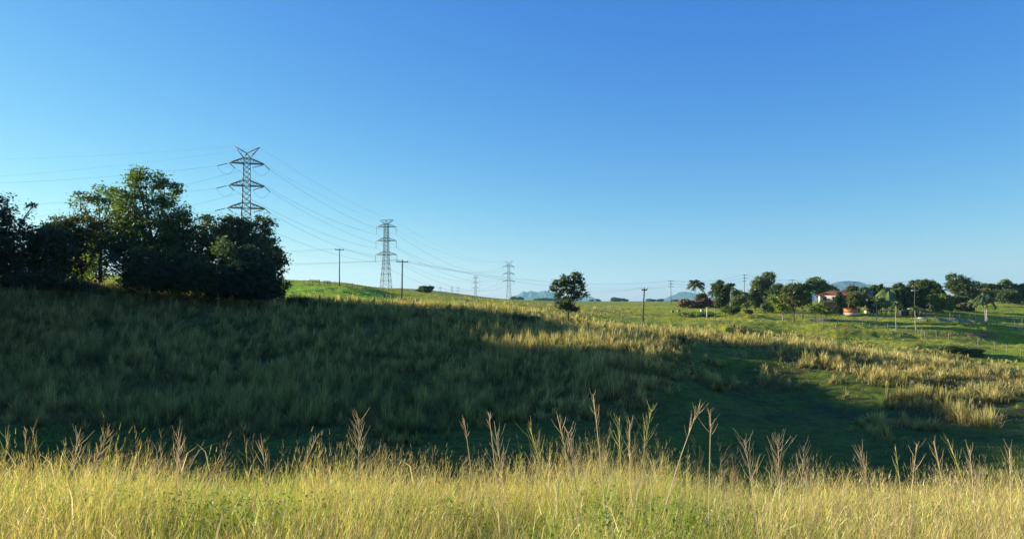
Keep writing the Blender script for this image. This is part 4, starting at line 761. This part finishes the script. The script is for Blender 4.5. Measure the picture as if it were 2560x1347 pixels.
# ------------------------------------------------------------------ mountains and air
M_mtn = mat_plain("forested_mountain", (.03, .045, .06), 1, 0, .35, .003)  # forest base tinted blue, adding distance haze in the colour
def mountain(d, prof, depth):
    xs = np.array([p[0] for p in prof], float); rs = np.array([p[1] for p in prof], float); q = np.linspace(xs[0], xs[-1], 160); V = []; n = 15
    for i, px in enumerate(q):
        row = pchip(xs, rs, np.array([px]))[0]; zt = AT(px, row, d).z + (fbm(px / 6., 3.3, 3, 61) - .5) * d * .0012
        for j in range(n):
            f = j / (n - 1) * 2 - 1; y = d + f * depth; s = max(0, 1 - abs(f)) ** .9; x = (px - CX) / F * d
            wob = (vnoise(px / 4., j * .9, 65) - .5) * depth * .16 * (1 - abs(f)); V.append((x, y + wob, -40 + (zt + 40) * s * (1 - .25 * vnoise(px / 5., j * .8, 66) * abs(f) * 2 * (1 - abs(f)) * 2 if abs(f) > .01 else 1)))
    idx = np.arange(160 * n).reshape(160, n); a, b, c, e = idx[:-1, :-1].ravel(), idx[1:, :-1].ravel(), idx[1:, 1:].ravel(), idx[:-1, 1:].ravel()
    T = np.vstack([np.stack([a, b, c], 1), np.stack([a, c, e], 1)]); return tag(link(bpy.data.objects.new("mountain", tri_mesh("mountain", V, T, None, (M_mtn,), True))), kind="structure")
mountain(9500, [(1255, 756), (1285, 742), (1300, 733.5), (1311, 728.5), (1318, 729.5), (1328, 726.8), (1344, 730), (1359, 726.5), (1375, 729), (1396, 738), (1415, 748), (1430, 756)], 1500)
mountain(10200, [(1405, 757), (1440, 746), (1455, 743), (1471, 741), (1487, 746), (1503, 752), (1515, 757)], 1200)
mountain(8500, [(1630, 758), (1646, 753), (1665, 745), (1685, 737), (1699, 730.5), (1706, 728.5), (1722, 730), (1745, 736), (1766, 742), (1785, 748), (1820, 757)], 1400)
mountain(7500, [(1895, 757), (1925, 727), (1945, 717.5), (1953, 714.5), (1962, 719), (1985, 724), (2020, 724), (2060, 714), (2084, 709), (2100, 704), (2122, 702), (2138, 704), (2155, 708), (2171, 711.5), (2187, 716), (2210, 726), (2250, 742), (2290, 757)], 1600)
mountain(8200, [(2395, 757), (2430, 733), (2444, 726), (2465, 719), (2490, 716), (2530, 728), (2570, 745), (2600, 757)], 1300)
hz = MB(); hz.box((-13500, -13500, -90), (13500, 13500, 420)); hzo = hz.build("haze", bpy.data.materials.new("haze_air")); tag(hzo, kind="stuff")
hm = hzo.data.materials[0]; hm.use_nodes = True; hn = hm.node_tree; hn.nodes.remove(hn.nodes["Principled BSDF"]); pv = hn.nodes.new("ShaderNodeVolumePrincipled")
pv.inputs["Color"].default_value = (.38, .84, 1.0, 1); pv.inputs["Density"].default_value = 6e-5; pv.inputs["Anisotropy"].default_value = .2
hn.links.new(pv.outputs[0], hn.nodes["Material Output"].inputs["Volume"])
# ------------------------------------------------------------------ standing seed stalks in the foreground
M_stalk = mat_leaf("seed_stalk_straw", .35, .03, (1.2, 1.1, .8))
def seed_stalk(px, row, d, lean, size, dense, col_, label):
    tip = AT(px, row, d); bx, by = tip.x - lean, d; base = Vector((bx, by, H(bx, by) - .02)); t = empty("seed_stalk", base, 0, label, "grass stalk", "tall seed stalks standing out of the foreground grass")
    n = 12; s = np.linspace(0, 1, n); h_ = tip.z - base.z; P = np.stack([lean * s ** 1.8, rng.normal(0, .01) * s, h_ * s], 1); m = MB(); m.tube(P, np.linspace(.0032, .0016, n), 5, np.array(col_) * 1.1, True); m.build("stem", M_stalk, t)
    mm = MB(); L = .245 * size; wd_ = rng.uniform(.5, 1.0); dense = max(7, int(dense * .5))
    for i in range(dense):
        f = 1 - (L / h_) * (1 - (i / dense)) * .98; p = np.array([np.interp(f, s, P[:, k]) for k in range(3)]); ax = P[-1] - P[-3]; ax /= np.linalg.norm(ax)
        a_ = rng.uniform(0, 6.28); o = np.array([math.cos(a_), math.sin(a_) * .6, 0]); ll = L * rng.uniform(.25, .62) * (1.1 - .6 * i / dense); e = p + (ax + o * rng.uniform(.3, 1) * wd_) * ll; mid = (p + e) / 2 + o * .05 * ll
        mm.tube([p, mid, e], [.0009, .0012, .0005], 3, np.array(col_) * rng.uniform(.8, 1.5), False)
    mm.build("seed_head", M_stalk, t)
tan_, grn = (.60, .50, .30), (.52, .50, .17)
for a_ in ((897, 1046, 4.3, .01, 1.0, 60, tan_, "dense upright brown seed stalk standing tallest on the left half"), (1483, 985, 4.2, -.10, .8, 26, tan_, "tallest seed stalk of the whole foreground, narrow headed"), (1748, 1012, 4.2, .34, .75, 40, tan_, "long seed stalk leaning right with a bushy brown head"),
           (1778, 1022, 4.2, .03, .65, 34, tan_, "straight upright seed stalk just right of the leaning bushy one"), (1628, 1022, 4.1, .16, .9, 44, grn, "open green yellow seed stalk with wide branches left of the leaning bushy one"), (1395, 1042, 4.2, -.18, .75, 22, tan_, "narrow brownish seed stalk leaning left of the tallest stalk"),
           (1160, 1046, 4.3, -.12, .5, 16, tan_, "small headed seed stalk leaning left above the middle grass"), (1222, 1030, 4.4, -.1, .4, 8, tan_, "very thin wiry stalk right of the small headed one"), (1240, 1084, 4.0, -.12, 1.2, 60, tan_, "thick bushy reddish seed stalk right of the small headed one"), (1325, 1068, 4.0, -.22, 1.3, 50, grn, "broad green yellow plume leaning left at the centre"),
           (1420, 1078, 3.9, -.12, 1.1, 60, tan_, "pale pinkish full plume left of the tallest stalk"), (1575, 1052, 4.1, .0, .9, 36, tan_, "pale stalk with short branches right of the tallest stalk"), (1548, 1045, 4.2, -.02, .9, 30, grn, "greenish forked stalk next to the pale short branched one"), (1860, 1096, 4.0, -.12, 1.0, 44, tan_, "spreading pale seed stalk with sharp branches right of the straight one"),
           (1945, 1098, 4.1, -.02, 1.3, 90, tan_, "bushy brown seed stalk cluster near the right third"), (2008, 1112, 4.1, .06, .9, 40, tan_, "brown seed stalk leaning right beside the bushy cluster"), (2152, 1128, 3.9, -.14, 1.1, 60, tan_, "reddish plume bent left in the right third"), (2292, 1108, 4.1, .10, .8, 30, tan_, "upright forked seed stalk with long stem in the right third"),
           (2236, 1115, 4.2, -.08, .7, 16, grn, "sparse stalk left of the upright forked one"), (2336, 1102, 4.2, -.14, .8, 26, tan_, "left leaning seed stalk right of the upright forked one"), (2372, 1098, 4.3, -.26, .8, 24, grn, "far leaning greenish stalk at the right"), (2422, 1122, 4.0, -.05, 1.0, 44, tan_, "bushy plume second from the right edge"),
           (2520, 1118, 4.1, .0, .9, 36, tan_, "upright brown stalk nearest the right edge"), (275, 1072, 4.3, .34, .9, 34, tan_, "long seed plume leaning far right on the left side"), (195, 1080, 4.2, .06, .9, 40, tan_, "bushy upright plume left of the far leaning one"), (20, 1088, 4.1, .05, 1.0, 46, grn, "plume nearest the left edge"), (62, 1070, 4.4, .0, .5, 8, tan_, "thin bare stalk just right of the left edge plume"),
           (447, 1078, 4.2, .02, 1.0, 50, tan_, "pointed brown plume standing alone in the left third"), (794, 1088, 4.2, .34, .7, 22, tan_, "thin stalk leaning far right left of the dense brown one"), (655, 1098, 4.2, -.1, .7, 20, tan_, "slim twin headed stalk between the pointed plume and the leaning thin stalk")): seed_stalk(*a_)
